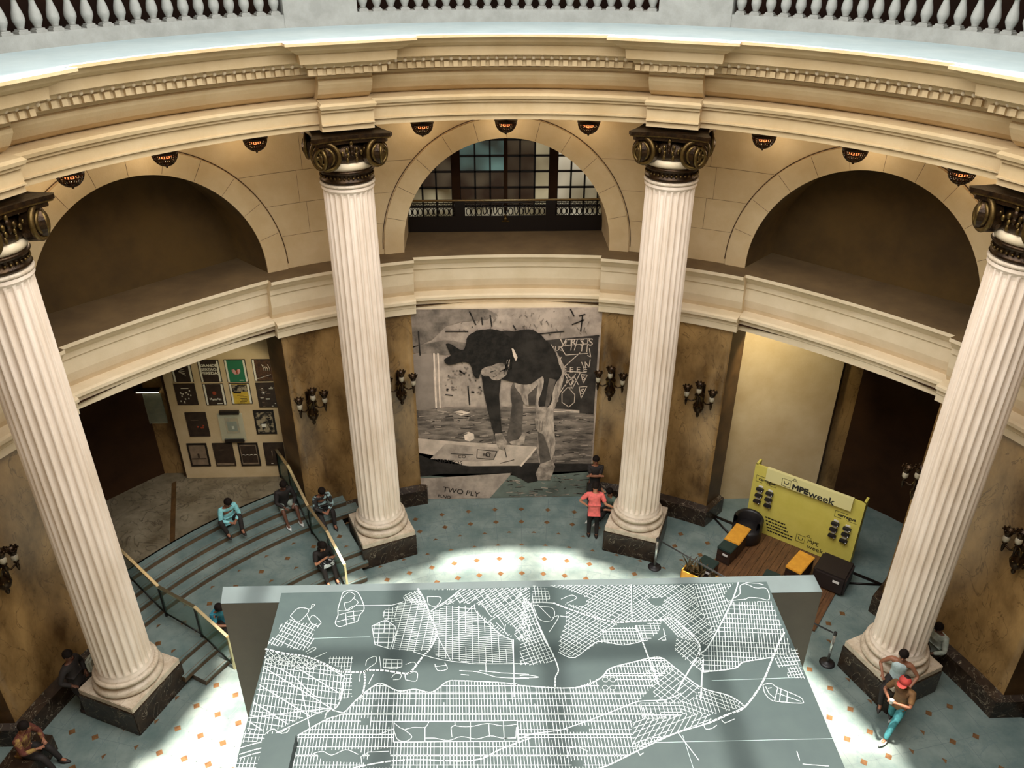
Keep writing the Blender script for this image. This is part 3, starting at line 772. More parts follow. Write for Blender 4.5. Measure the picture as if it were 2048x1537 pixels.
L(4, mWhite, (600, 802), (650, 792), (705, 806), (650, 822)); L(4, mPan, (600, 804), (650, 822), (705, 806), (692, 868), (650, 878), (610, 866))
L(4, mWhite, (664, 926), (695, 918), (724, 930), (728, 958), (700, 974), (672, 966))
L(4, mBlk, (380, 1050), (700, 1090), (1000, 1100), (1410, 1105), (1410, 1150), (1100, 1175), (880, 1172), (600, 1185), (380, 1170))
L(4, mSea, (380, 1165), (1000, 1160), (1410, 1145), (1410, 1330), (380, 1330))
L(5, mPap2, (395, 1190), (600, 1180), (948, 1158), (818, 1312), (395, 1330)); L(6, mBlk, (390, 1040), (520, 1060), (700, 1128), (640, 1150), (520, 1165), (395, 1180))
L(6, mPap, (398, 955), (640, 975), (1090, 1003), (1060, 1060), (1000, 1115), (700, 1118), (520, 1095), (398, 1050)); L(7, mPap2, (560, 985), (700, 1000), (880, 1010), (840, 1080), (740, 1090), (600, 1085), (470, 1075))
L(7, mWhite, (1090, 1003), (1094, 1012), (1004, 1120), (992, 1116))
ln(8, mBlk, .02, (745, 1020), (860, 1030), (840, 1078), (742, 1070), (745, 1020)); ln(8, mBlk, .02, (800, 1035), (820, 1040), (815, 1062), (795, 1058), (800, 1035)); ln(8, mBlk, .02, (590, 1045), (720, 1050)); ln(8, mBlk, .02, (880, 1100), (960, 1080))
# figure
L(7, mPant2, (955, 628), (1030, 640), (1012, 760), (1005, 900), (985, 962), (930, 985), (932, 880), (948, 760))
L(8, mSkin, (930, 975), (985, 960), (1010, 925), (1028, 928), (1018, 985), (985, 997), (945, 990))
L(8, mPants, (965, 620), (1120, 590), (1232, 560), (1252, 590), (1190, 800), (1198, 940), (1172, 1090), (1112, 1105), (1098, 920), (1085, 800), (1075, 740), (1040, 765), (1000, 700))
L(9, mPant2, (1098, 915), (1130, 930), (1160, 1010), (1176, 1080), (1112, 1105)); L(9, mPant2, (1040, 700), (1100, 640), (1082, 760), (1045, 762)); L(9, mSkin, (1112, 1105), (1185, 1085), (1200, 1120), (1170, 1200), (1100, 1200), (1085, 1160))
L(8, mBlk, (935, 1160), (1090, 1120), (1130, 1150), (1095, 1205), (1040, 1215), (1000, 1190))
L(9, mPants, (1175, 400), (1205, 440), (1258, 540), (1252, 590), (1222, 590), (1200, 500))
L(10, mFig, (880, 330), (960, 328), (1030, 316), (1090, 330), (1140, 375), (1190, 430), (1222, 520), (1238, 580), (1210, 620), (1185, 690), (1160, 770), (1108, 772), (1118, 690), (1126, 590), (1060, 634), (960, 626), (880, 606), (800, 596), (760, 560), (860, 500))
L(11, mFig, (768, 575), (885, 600), (872, 700), (888, 925), (843, 932), (808, 800), (783, 690))
L(12, mPant2, (1165, 600), (1205, 610), (1162, 765), (1140, 768), (1150, 690))
L(12, mSkin, (1106, 768), (1150, 766), (1146, 870), (1122, 912), (1104, 914), (1086, 896), (1080, 840))
for x in (1098, 1112, 1126): ln(13, mPant2, .012, (x, 850), (x-4, 906))
L(12, mSkin, (848, 925), (890, 922), (918, 972), (908, 1022), (885, 1018), (868, 1006), (852, 965)); ln(13, mBlk, .02, (905, 1010), (915, 1062))
L(12, mHair, (668, 430), (682, 370), (725, 332), (790, 316), (850, 318), (920, 350), (962, 420), (950, 500), (915, 500), (860, 520), (800, 545), (765, 560), (752, 602), (722, 582), (702, 520), (640, 510), (575, 522), (552, 490), (590, 468), (560, 402), (600, 405), (640, 432))
L(13, mSkin, (766, 560), (830, 528), (905, 515), (925, 540), (890, 600), (850, 612), (825, 604), (812, 588), (790, 590))
ln(14, mBlk, .022, (820, 565), (850, 556)); ln(14, mBlk, .02, (838, 592), (858, 586)); ln(14, mBlk, .03, (880, 560), (925, 540)); L(13, mSkin, (912, 495), (936, 490), (930, 545), (910, 560))
L(14, mWhite, (945, 425), (958, 430), (980, 478), (970, 502), (955, 470)); 
for i in range(16):
    x, y = 905+i*3, 480+rs.uniform(-20, 60); ln(14, mHair, .015, (x, y), (x+rs.uniform(-20, 4), y+50))
# chalk marks on the board
for pts in (((1235, 425), (1270, 378), (1400, 372)), ((1235, 425), (1262, 468), (1390, 458)), ((1255, 412), (1390, 402)), ((1268, 380), (1258, 415)), ((1300, 378), (1292, 440)), ((1330, 376), (1312, 440)), ((1362, 374), (1355, 445)), ((1392, 372), (1385, 450)),
            ((1250, 540), (1345, 455)), ((1245, 560), (1380, 572)), ((1250, 565), (1300, 665), (1345, 575)), ((1280, 580), (1260, 650)), ((1205, 725), (1260, 640), (1320, 580)), ((1240, 690), (1275, 655), (1315, 700), (1312, 745), (1280, 772), (1240, 745), (1240, 690)),
            ((1352, 580), (1388, 585), (1365, 632), (1352, 580)), ((1340, 655), (1386, 652), (1352, 720), (1340, 655)), ((1285, 670), (1310, 590), (1335, 640)), ((1355, 510), (1370, 550)), ((1378, 545), (1375, 505), (1398, 540), (1405, 495)), ((1262, 575), (1310, 620), (1285, 660)), ((1228, 610), (1240, 600), (1245, 620), (1232, 628), (1228, 610)), ((1195, 735), (1218, 700), (1215, 740)), ((1040, 775), (1340, 800)), ((1215, 545), (1235, 480)), ((1400, 430), (1408, 480), (1390, 470))):
    ln(5, mChalk, .022, *pts)
for i in range(5): ln(4, mWhite if i % 2 else mPan, .03, (1100+i*20, 778+i*6), (1340, 792+i*4))
pi_.build('picture', mu, fixn=False)
def mtext(s, x, y, size, ang, m, k):
    p = mA(x, y, k)+Vector((0, 0, 0)); mt = Matrix.Translation(p) @ Matrix.Rotation(ang, 4, 'Y') @ Matrix.Rotation(pi/2, 4, 'X'); o = text('lettering', s, size, mt, m, mu, .001)
mtext('V R S S', 1325, 395, .30, 0, mChalk, 6); mtext('E E E E', 1315, 555, .24, 0, mChalk, 6); mtext('S', 1368, 602, .2, 0, mChalk, 6); mtext('S', 1360, 682, .24, 0, mChalk, 6); mtext('SUS', 1212, 430, .2, 0, mChalk, 6)
mtext('ASBESTOS', 570, 1092, .19, .14, mBlk, 8); mtext('TWO PLY', 650, 1268, .25, .22, mBlk, 8); mtext('PLNO', 552, 1296, .15, .2, mBlk, 8); mtext('CO', 655, 1062, .15, .05, mBlk, 9); mtext('BUY', 800, 1050, .13, .05, mBlk, 9)

# ================================================================== POSTERS
YP = 10.05-.001
def pq(x, y): return aty(330+x/5.692, 700+y/5.692, YP)
frame_b = mat('black_frame', (30, 22, 16), .4); pink = mat('pink_flower_print', (206, 150, 140), .5); green = mat('green_poster', (40, 108, 72), .5); whitep = mat('white_paper', (222, 214, 192), .6)
pdark = mat('dark_poster', (42, 30, 22), .4, col2=(62, 46, 34), scale=6); pyel = mat('yellow_poster', (206, 172, 60), .5, col2=(186, 150, 44), scale=6); pgrey = mat('grey_brown_poster', (142, 120, 96), .5, col2=(110, 92, 72), scale=4); pred = mat('red_print', (150, 62, 34), .5); pim = mat('photo_poster', (150, 134, 104), .5, col2=(30, 24, 18), scale=9, lo=.45, hi=.55); pbr = mat('brown_leaf_poster', (96, 62, 36), .5, col2=(44, 26, 16), scale=18)
PST = [((52, 118), (285, 118), (325, 365), (105, 365), 'side', pdark, 'dark poster with pale bird print, top left of the poster wall, cut by the beam', 'bird'),
 ((365, 118), (605, 112), (655, 360), (418, 365), 'side', pdark, 'black poster with big white lettering, second in the top row', 'serta'),
 ((668, 112), (908, 105), (955, 360), (718, 365), 'side', green, 'green poster with a pink flower, third in the top row', 'flower'),
 ((980, 105), (1220, 105), (1265, 352), (1028, 352), 'side', pbr, 'brown poster with white script, right end of the top row', 'script'),
 ((100, 385), (335, 382), (385, 622), (152, 625), 'none', pdark, 'unframed black poster with small white figures, left end of the second row', 'specks'),
 ((425, 388), (658, 380), (710, 622), (480, 628), 'side', pdark, 'black poster with a red dot and white lettering, second row', 'reddot'),
 ((722, 380), (955, 375), (1005, 608), (772, 615), 'side', pyel, 'yellow poster with dark photo on top, second row', 'yellow'),
 ((1025, 375), (1265, 370), (1310, 650), (1080, 652), 'none', pdark, 'large black poster with white star and lines, right end of the second row', 'star'),
 ((225, 708), (462, 712), (520, 980), (285, 985), 'none', pdark, 'black poster with dim red shapes, left in the third row', 'dimred'),
 None,
 ((998, 685), (1230, 682), (1280, 950), (1052, 960), 'full', pim, 'black and white photo poster with vertical lettering, right in the third row', 'vert'),
 ((245, 1065), (470, 1060), (525, 1320), (305, 1325), 'full', pgrey, 'grey brown poster in black frame, left end of the bottom row', 'greyp'),
 ((535, 1062), (765, 1058), (815, 1318), (590, 1320), 'none', pdark, 'plain black poster with a pale strip at the foot, second in the bottom row', 'strip'),
 ((825, 1060), (1050, 1055), (1100, 1315), (875, 1322), 'full2', pdark, 'black poster with a pale thin border, third in the bottom row', 'border'),
 ((1115, 1055), (1345, 1055), (1385, 1310), (1155, 1312), 'none', pdark, 'black poster with two faint standing figures, right end of the bottom row', 'figs')]
def flat(mb, x, z, w, h, m, y=-.03, d=.004): mb.box((x, y, z), (w, d, h), m)
for e in PST:
    if e is None: continue
    q = [pq(*e[i]) for i in range(4)]; cx = sum(p.x for p in q)/4; cz = sum(p.z for p in q)/4
    w = ((q[1]-q[0]).length+(q[2]-q[3]).length)/2; h = ((q[0]-q[3]).length+(q[1]-q[2]).length)/2
    t = thing('framed_poster' if e[4] != 'none' else 'poster', e[6], 'poster', (cx, YP, cz), 0, 'posters on the cream wall')
    o = MB(); o.box((0, -.012, 0), (w, .024, h), frame_b); o.build('frame' if e[4] != 'none' else 'board', t)
    o = MB(); iw = w-.02
    if e[4] == 'side': flat(o, 0, 0, w-.03, h-.03, whitep, -.026); flat(o, 0, 0, w-.13, h-.03, e[5], -.03)
    elif e[4] == 'full': flat(o, 0, 0, w-.10, h-.12, e[5], -.028)
    elif e[4] == 'full2': flat(o, 0, 0, w-.09, h-.12, pgrey, -.026); flat(o, 0, 0.02, w-.13, h-.2, e[5], -.03)
    else: flat(o, 0, 0, w-.02, h-.02, e[5], -.028)
    o.build('sheet', t)
    o = MB(); k = e[7]; rp = random.Random(k); yy = -.035
    if k == 'flower':
        for s in (-1, 1): o.ball((s*.05, yy, -.02), .075, pink, 10, 8, (.7, .06, 1.2), Matrix.Rotation(s*.5, 3, 'Y'))
        o.ball((.02, yy-.003, -.02), .05, pred, 8, 6, (.5, .08, 1.4)); flat(o, .1, -h/2+.06, .1, .02, whitep, yy)
    elif k == 'reddot': o.ball((0, yy, .05), .055, pred, 12, 8, (1, .06, 1)); [flat(o, -.14+.035*i, -.14+rp.uniform(-.01, .02), .02, .05, whitep, yy) for i in range(9)]; flat(o, .1, -h/2+.05, .14, .02, whitep, yy)
    elif k == 'yellow': flat(o, 0, h*.28, w-.14, h*.34, pim, yy); flat(o, -.08, h*.08, .2, .05, frame_b, yy-.003); [flat(o, rp.uniform(-.02, .1), -.04-.05*i, .18, .012, pdark, yy) for i in range(5)]; flat(o, 0, -h/2+.04, .14, .015, pdark, yy)
    elif k == 'greyp': flat(o, 0, -.02, .05, .14, pdark, yy); flat(o, 0, -.12, w-.14, .03, pdark, yy)
    elif k == 'strip': flat(o, 0, -h/2+.07, w-.08, .07, pgrey, yy); flat(o, -.05, h*.22, .14, .012, pgrey, yy)
    elif k == 'border': [o.tube([(-.16+.11*i+.045*cos(pi*j/5), yy, -.02+.03*sin(pi*j/5)) for j in range(6)], .006, whitep, 4) for i in range(4)]
    elif k == 'bird': [o.tube([(-.08, yy, .0), (-.02+.03*i, yy, .05-.05*i), (.08, yy, .08-.07*i)], .008, whitep, 4) for i in range(4)]
    elif k == 'star':
        for i in range(3): o.tube([(-.1+.05*cos(pi*i/3), yy, .08+.05*sin(pi*i/3)), (-.1-.05*cos(pi*i/3), yy, .08-.05*sin(pi*i/3))], .008, whitep, 4)
        for i in range(16): flat(o, rp.uniform(-.2, .2), rp.uniform(-.34, .32), rp.uniform(.03, .12), .014, whitep if i % 2 else pgrey, yy)
    elif k == 'vert': [flat(o, .13, .2-.07*i, .05+.02*(i % 2), .045, frame_b, yy) for i in range(7)]; flat(o, -.04, -.1, .12, .1, whitep, yy)
    elif k == 'figs': [o.tube([(s*.07, yy, -.15), (s*.08+.02, yy, 0), (s*.06, yy, .12)], .012, pgrey, 5) for s in (-1, 1)]; flat(o, -.1, -h/2+.08, .06, .02, whitep, yy)
    elif k == 'script': [o.tube([(-.02+.05*i, yy, .18-.03*(i % 3)), (.02+.05*i, yy, .05), (.0+.05*i, yy, .0)], .007, whitep, 4) for i in range(4)]; o.tube([(-.2, yy, -.25), (.18, yy, -.12)], .008, whitep, 4)
    elif k == 'dimred': [o.ball((rp.uniform(-.1, .15), yy, rp.uniform(-.15, .0)), .03, pred, 6, 5, (1, .1, 1)) for i in range(4)]; flat(o, -.05, .15, .2, .01, pgrey, yy)
    else: [flat(o, rp.uniform(-.18, .2), rp.uniform(-.25, .15), .03, .04, whitep, yy) for i in range(14)]; flat(o, 0, h*.3, .2, .02, whitep, yy)
    if k != 'serta': o.build('print', t)
    else:
        for i, (s_, sz) in enumerate((('GRANDE', .105), ('SERTAO:', .105), ('VEREDAS', .12))):
            text('lettering', s_, sz, Matrix.Translation((0, -.034, .17-.115*i)) @ Matrix.Rotation(pi/2, 4, 'X'), whitep, t, .001, off=.003)
# the poster in clear plates
q = [pq(605, 715), pq(885, 715), pq(925, 1015), pq(660, 1010)]; cx = sum(p.x for p in q)/4; cz = sum(p.z for p in q)/4
t = thing('acrylic_display', 'clear display plate with small orange poster between two dark bars, third row', 'display', (cx, YP, cz), 0)
o = MB(); o.box((0, -.06, 0), (.66, .01, .88), clear); o.build('plate', t)
for z in (.46, -.44): o = MB(); o.box((0, -.05, z), (.52, .08, .10), frame_b); o.build('bar', t)
o = MB(); o.box((0, -.02, .02), (.36, .012, .50), mat('orange_poster', (176, 122, 48), .5, col2=(120, 76, 28), scale=9)); o.box((0, -.03, .0), (.26, .012, .3), pdark); o.box((0.02, -.04, -.04), (.06, .008, .1), whitep); o.build('sheet', t)
# lit notice on the marble pier left of the posters
t = thing('lit_notice_board', 'glass notice board under a bright tube on the marble pier left of the posters', 'notice board', (-9.62, 10.30, 0))
o = MB(); o.box((0, -.03, 3.3), (.62, .03, .95), clear); o.build('glass', t)
o = MB(); o.box((0, -.012, 3.3), (.6, .02, .92), mat('dim_notice', (92, 84, 60), .5, col2=(60, 50, 34), scale=5)); o.build('sheet', t)
o = MB(); o.box((0, -.10, 3.92), (.66, .14, .07), frame_b); o.build('hood', t)
o = MB(); o.tube([(-.30, -.12, 3.86), (.30, -.12, 3.86)], .018, mat('lit_tube', (255, 250, 230), .4, emit=(255, 248, 225), estr=2.2), 8); o.build('tube', t)

# ================================================================== MAP ON THE RAISED PLATFORM
HM = 3.5
mt_ = thing('street_map_platform', 'big slate blue platform roof covered with a white city street map', 'map installation', (0, 0, 0))
A_ = Vector((-5.71, 2.71)); B_ = Vector((5.90, 2.64))
o = MB(); o.prism([(A_.x, A_.y, 0), (B_.x, B_.y, 0), (B_.x, B_.y+.47, 0), (A_.x-.08, A_.y+.45, 0)], (0, 0, HM-.01), mapdark)
o.prism([(A_.x, A_.y, HM-.008), (B_.x, B_.y, HM-.008), (B_.x, B_.y+.47, HM-.008), (A_.x-.08, A_.y+.45, HM-.008)], (0, 0, .008), mapedge); o.build('back_wall', mt_)
ML = lambda x, y: atz(x, y, HM+.05)
P1, P2 = ML(563, 1187), ML(1535, 1168); P3, P4 = ML(1690, 1537), ML(470, 1537)
xl, xr = (P1.x+P4.x)/2, (P2.x+P3.x)/2
o = MB(); yt = 2.90
o.prism([(P1.x, yt, HM-.02), (P2.x, yt, HM-.02), (P3.x+(P3.x-P2.x)*.9, -4.6, HM-.02), (P4.x+(P4.x-P1.x)*.9, -4.6, HM-.02)], (0, 0, .07), mapgrey); o.build('map_board', mt_)
o = MB(); o.box(((P1.x+P2.x)/2, -.9, HM/2-.02), (8.9, 7.0, HM-.05), mapdark); o.build('body', mt_)
SL = MB()
ZL_ = HM+.0535
class D2: pass
def cD(x, y): p = atz(430+x/3.251, 1130+y/3.251, HM+.05); return Vector((p.x, p.y))
def cE(x, y): p = atz(1040+x/3.103, 1130+y/3.103, HM+.05); return Vector((p.x, p.y))
def seg(a, b, w, z=ZL_, m=None):
    w *= .72
    d = b-a
    if d.length < 1e-5: return
    d = d.normalized(); n = Vector((-d.y, d.x))*w/2
    SL.add([(a.x-n.x, a.y-n.y, z), (a.x+n.x, a.y+n.y, z), (b.x+n.x, b.y+n.y, z), (b.x-n.x, b.y-n.y, z)], [(0, 1, 2, 3)], m or mapline)
def pl_(pts, w, closed=False, z=ZL_+.001):
    if closed: pts = pts+[pts[0]]
    elif len(pts) > 3:
        out = []
        for i in range(len(pts)-1):
            p0, p1, p2, p3 = pts[max(0, i-1)], pts[i], pts[i+1], pts[min(len(pts)-1, i+2)]
            for k in range(4):
                t = k/4; out.append(.5*((2*p1)+(p2-p0)*t+(2*p0-5*p1+4*p2-p3)*t*t+(3*p1-p0-3*p2+p3)*t*t*t))
        pts = out+[pts[-1]]
    for a, b in zip(pts, pts[1:]): d = (b-a).normalized()*w*.2; seg(a-d, b+d, w, z)
def inside(p, poly):
    c = False; n = len(poly)
    for i in range(n):
        a, b = poly[i], poly[(i+1) % n]
        if (a.y > p.y) != (b.y > p.y) and p.x < (b.x-a.x)*(p.y-a.y)/(b.y-a.y)+a.x: c = not c
    return c
rm = random.Random(11)
def clip(a, b, polys, holes):
    # parameters where a-b crosses any outline
    ts = [0, 1]; d = b-a
    for P_ in polys+holes:
        for i in range(len(P_)):
            c, e = P_[i], P_[(i+1) % len(P_)]; f = e-c; den = d.x*f.y-d.y*f.x
            if abs(den) < 1e-12: continue
            t = ((c.x-a.x)*f.y-(c.y-a.y)*f.x)/den; u = ((c.x-a.x)*d.y-(c.y-a.y)*d.x)/den
            if 0 < t < 1 and 0 <= u <= 1: ts.append(t)
    ts.sort(); out = []
    for t0, t1 in zip(ts, ts[1:]):
        if t1-t0 < 1e-4: continue
        m = a+d*((t0+t1)/2)
        if any(inside(m, P_) for P_ in polys) and not any(inside(m, h) for h in holes): out.append((a+d*t0, a+d*t1))
    return out
def family(poly, d, sp, w, holes=[], jit=.0, brk=0.0, skip=0.0):
    d = d.normalized(); n = Vector((-d.y, d.x)); cs = [p.dot(n) for p in poly]; ds = [p.dot(d) for p in poly]
    x = min(cs)+sp*.5
    while x < max(cs):
        a = n*x+d*(min(ds)-.1); b = n*x+d*(max(ds)+.1)
        x += sp*(1+rm.uniform(-jit, jit))
        if rm.random() < skip: continue
        for s, e in clip(a, b, [poly], holes):
            if brk and (e-s).length > .3:
                # leave out a block here and there
                Ln = (e-s).length; k = max(1, int(Ln/.3)); last = s; u = (e-s).normalized()
                for i in range(k):
                    q0 = s+u*(Ln*i/k); q1 = s+u*(Ln*(i+1)/k)
                    if rm.random() >= brk: seg(q0, q1, w)
            else: seg(s, e, w)
def grid_(poly, d1, s1, d2, s2, w=.012, holes=[], outline=0, brk=.05, jit=.12, avw=None):
    family(poly, d1, s1, w if avw is None else avw, holes, jit, brk*.5); family(poly, d2, s2, w, holes, jit*.5, brk)
    if outline: pl_(poly, outline, True)
V = Vector
def dd_(f, a, b): return (f(*b)-f(*a))
C_ = lambda *p: [cD(*q) for q in p]
E_ = lambda *p: [cE(*q) for q in p]
vd = cD(1500, 1200)-cD(1500, 800); hd = cD(1900, 880)-cD(1100, 880)
# Manhattan
shoreN = C_((540, 1112), (720, 1010), (830, 970), (930, 870), (1040, 785), (1090, 776), (1190, 822), (1300, 812), (1390, 832), (1440, 815), (1510, 762), (1580, 756), (1800, 765), (1960, 778))+E_((0, 752), (340, 766), (500, 705), (560, 645), (720, 602), (800, 582), (880, 580), (960, 640), (1120, 762), (1290, 812), (1370, 860), (1390, 885))
shoreS = E_((1300, 930), (1170, 985), (960, 1050), (740, 1152), (540, 1250), (400, 1290))+C_((2040, 1450), (1300, 1460), (480, 1460), (500, 1300))
man = shoreN+shoreS
park = C_((1165, 1022), (1560, 1022), (1965, 1015), (1970, 1150), (1160, 1155)); park2 = C_((950, 1000), (1010, 1000), (1008, 1045), (946, 1045)); park3 = C_((640, 1210), (940, 1200), (980, 1290), (700, 1280))
low = E_((700, 1100), (690, 970), (850, 940), (730, 860), (870, 700), (960, 640), (1120, 762), (1290, 812), (1390, 885), (1170, 985), (960, 1050))
hol = [park, park2, park3, low, E_((300, 1000), (430, 1000), (430, 1040), (300, 1040)), E_((320, 1215), (395, 1215), (395, 1255), (320, 1255)), E_((490, 705), (590, 700), (590, 775), (490, 775)), C_((1020, 1210), (1140, 1190), (1140, 1323), (960, 1323))]
family(man, vd, .052, .013, hol, .08, .04); family(man, hd, .145, .017, hol, .15, .0); family(man, hd, .4, .024, hol, .1)
ld = cE(1100, 1000)-cE(880, 620)
grid_(E_((730, 700), (870, 590), (960, 640), (1120, 762), (1060, 850), (850, 870), (800, 700)), cE(1120, 760)-cE(880, 590), .10, cE(800, 700)-cE(900, 620), .085, .011)
grid_(E_((740, 860), (1000, 850), (1000, 940), (860, 965), (760, 960)), hd, .06, vd, .07, .011); grid_(E_((700, 970), (850, 945), (1000, 930), (1180, 930), (1190, 975), (960, 1050), (700, 1150)), cE(1170, 985)-cE(740, 1150), .085, cE(760, 1000)-cE(700, 1100), .07, .011)
grid_(E_((1060, 850), (1130, 765), (1290, 812), (1385, 885), (1200, 930), (1000, 930), (1000, 850)), cE(1390, 885)-cE(1120, 790), .075, vd, .06, .010, brk=.15)
pl_(shoreN, .028); pl_(E_((1390, 885), (1300, 930), (1170, 985), (960, 1050), (740, 1152), (540, 1250), (400, 1290)), .028)
pl_(E_((250, 1030), (450, 960), (630, 890), (740, 850), (900, 840), (1000, 800)), .02); pl_(C_((1050, 1110), (1160, 1070)), .015); pl_(C_((900, 1323), (1100, 1285), (1300, 1270), (1680, 1275), (1860, 1200), (2048, 1130)), .03); pl_(E_((0, 1080), (80, 1050), (250, 1030)), .02)
# park paths
for P_ in (((1165, 1030), (1200, 1060), (1230, 1075), (1280, 1120), (1240, 1150), (1190, 1140), (1170, 1100), (1165, 1080)), ((1230, 1075), (1290, 1060), (1365, 1060), (1390, 1025)), ((1365, 1060), (1365, 1155)), ((1560, 1022), (1570, 1050), (1660, 1055), (1770, 1035), (1870, 1050), (1960, 1040)), ((1540, 1120), (1535, 1060), (1560, 1045)), ((1365, 1130), (1430, 1130), (1520, 1145), (1600, 1120), (1700, 1135), (1790, 1115), (1870, 1130), (1950, 1125)), ((1660, 1025), (1660, 1150)), ((1780, 1040), (1785, 1120)), ((1875, 1020), (1880, 1150)), ((1960, 1060), (1955, 1130), (1880, 1130)), ((640, 1230), (700, 1215), (760, 1240), (850, 1205), (930, 1235)), ((950, 1250), (1000, 1220), (1130, 1215)), ((950, 1250), (955, 1300))): pl_(C_(*P_), .013)
pl_(park, .018, True)
for q in (((530, 715), (545, 740)), ((575, 715), (560, 740)), ((530, 765), (548, 745)), ((575, 765), (560, 748))):
    a, b = E_(*q); pl_([a+V((.05*cos(i), .05*sin(i))) for i in range(7)], .010)
# Bronx / upper left
g1 = C_((240, 930), (290, 770), (330, 600), (560, 600), (720, 655), (840, 712), (815, 850), (790, 930), (700, 965), (560, 1000), (400, 1075), (205, 1085))
grid_(g1, cD(700, 740)-cD(300, 690), .105, cD(560, 1000)-cD(600, 700), .06, .013, brk=.12, jit=.3); family(g1, cD(760, 900)-cD(330, 640), .3, .02)
grid_(C_((740, 600), (900, 600), (880, 700), (850, 690), (740, 645)), hd, .09, vd, .055, .012, brk=0); grid_(C_((840, 720), (890, 700), (890, 860), (800, 880)), vd, .07, hd, .08, .012)
grid_(C_((330, 560), (520, 590), (700, 640), (640, 690), (400, 650), (320, 620)), cD(620, 690)-cD(500, 560), .07, cD(500, 660)-cD(600, 600), .08, .012)
pl_(C_((400, 1095), (560, 1020), (720, 950), (830, 965)), .02); pl_(C_((330, 640), (500, 720), (640, 850), (740, 870)), .018); pl_(C_((560, 800), (620, 1080)), .018); pl_(C_((210, 1000), (400, 975), (620, 950), (760, 935)), .022)
pl_(C_((330, 550), (460, 580), (560, 592), (640, 615), (720, 650), (800, 690), (860, 700), (960, 700), (1000, 688), (1100, 690), (1240, 710), (1280, 692), (1350, 600), (1400, 545), (1440, 450), (1415, 370), (1392, 310), (1360, 230), (1320, 158)), .045, z=ZL_+.002)
pl_(C_((850, 700), (835, 760), (825, 850), (790, 930), (730, 960), (715, 1000)), .028); pl_(C_((970, 700), (975, 760), (960, 850), (945, 880)), .035)
grid_(C_((200, 1080), (400, 1085), (340, 1120), (300, 1150), (170, 1160), (180, 1110)), cD(400, 1085)-cD(200, 1075), .07, vd, .07, .012); 
for y in (1185, 1225, 1250): pl_(C_((160, y+10), (240, y-15), (300, y-30)), .022)
grid_(C_((140, 1260), (290, 1250), (280, 1330), (115, 1340)), hd, .08, vd, .055, .012); pl_(C_((330, 1100), (380, 1070), (420, 1095), (480, 1060), (470, 1090), (430, 1100)), .02)
# island upper left and the round island
g2 = C_((415, 400), (490, 355), (560, 380), (690, 385), (640, 440), (645, 495), (590, 560), (345, 520), (350, 490), (420, 450))
grid_(g2, cD(640, 500)-cD(430, 410), .10, cD(560, 380)-cD(500, 470), .06, .013, brk=.05, outline=0); pl_(C_((490, 335), (540, 285), (605, 290), (600, 320), (545, 375), (520, 365), (490, 335)), .014); pl_(C_((605, 290), (625, 285), (630, 262), (650, 262), (632, 280)), .012); pl_(C_((600, 330), (640, 400), (690, 380), (640, 330), (610, 360)), .014); pl_(C_((590, 570), (640, 540), (655, 550), (600, 580)), .012); pl_(C_((640, 610), (725, 572)), .012)
pl_(C_((820, 220), (835, 180), (880, 168), (925, 180), (955, 230), (970, 290), (940, 330), (925, 370), (870, 385), (810, 405), (782, 380), (800, 330), (800, 290), (820, 220)), .018)
for P_ in (((830, 215), (870, 180), (910, 200), (880, 240), (840, 250)), ((805, 300), (850, 300), (900, 270), (960, 265)), ((800, 330), (870, 310), (960, 300)), ((850, 320), (855, 395)), ((900, 300), (905, 370)), ((840, 250), (860, 300), (930, 250), (900, 220)), ((860, 340), (930, 330)), ((790, 375), (840, 360), (900, 350))): pl_(C_(*P_), .012)
pl_(C_((960, 268), (1150, 265), (1220, 245)), .02)
# Queens
g3 = C_((1160, 290), (1225, 235), (1330, 200), (1392, 310), (1440, 450), (1395, 555), (1290, 565), (1150, 550), (1180, 440))
grid_(g3, cD(1420, 400)-cD(1180, 380), .045, cD(1200, 540)-cD(1270, 270), .13, .012, brk=.06)
grid_(C_((1225, 200), (1320, 165), (1375, 270), (1330, 265), (1225, 230)), cD(1370, 260)-cD(1300, 170), .06, cD(1225, 220)-cD(1330, 165), .05, .011)
grid_(C_((1020, 400), (1110, 360), (1170, 400), (1180, 440), (1140, 550), (1040, 520)), hd, .10, vd, .09, .012, outline=.014, brk=.25); grid_(C_((1085, 320), (1120, 275), (1170, 280), (1160, 380), (1100, 350)), hd, .07, vd, .08, .011, brk=.2)
g4 = C_((1400, 310), (1500, 270), (1680, 268), (1740, 340), (1860, 450), (1935, 490), (1940, 640), (1660, 640), (1440, 600), (1420, 560), (1442, 450))
grid_(g4, cD(1900, 480)-cD(1450, 450), .047, cD(1560, 620)-cD(1560, 280), .12, .012, brk=.06)
pl_(C_((1400, 305), (1500, 240), (1600, 160)), .028); pl_(C_((1440, 455), (1530, 620)), .015); pl_(C_((1290, 568), (1430, 610), (1560, 632), (1640, 640), (1700, 646), (2040, 645)), .016); pl_(C_((1940, 490), (1945, 860)), .02)
g5 = C_((1380, 165), (2048, 150), (2048, 520), (1940, 478), (1860, 440), (1740, 340), (1690, 260), (1590, 250), (1480, 265), (1420, 290), (1500, 240), (1590, 165))
hole5 = [C_((1690, 250), (1760, 290), (1960, 420), (1940, 470), (1800, 380), (1700, 300)), C_((1370, 200), (1480, 200), (1400, 290))]
grid_(g5, cD(2040, 420)-cD(1820, 170), .11, cD(1900, 250)-cD(2000, 190), .055, .012, hole5, brk=.1); family(g5, cD(1500, 250)-cD(1600, 160), .16, .012, hole5)
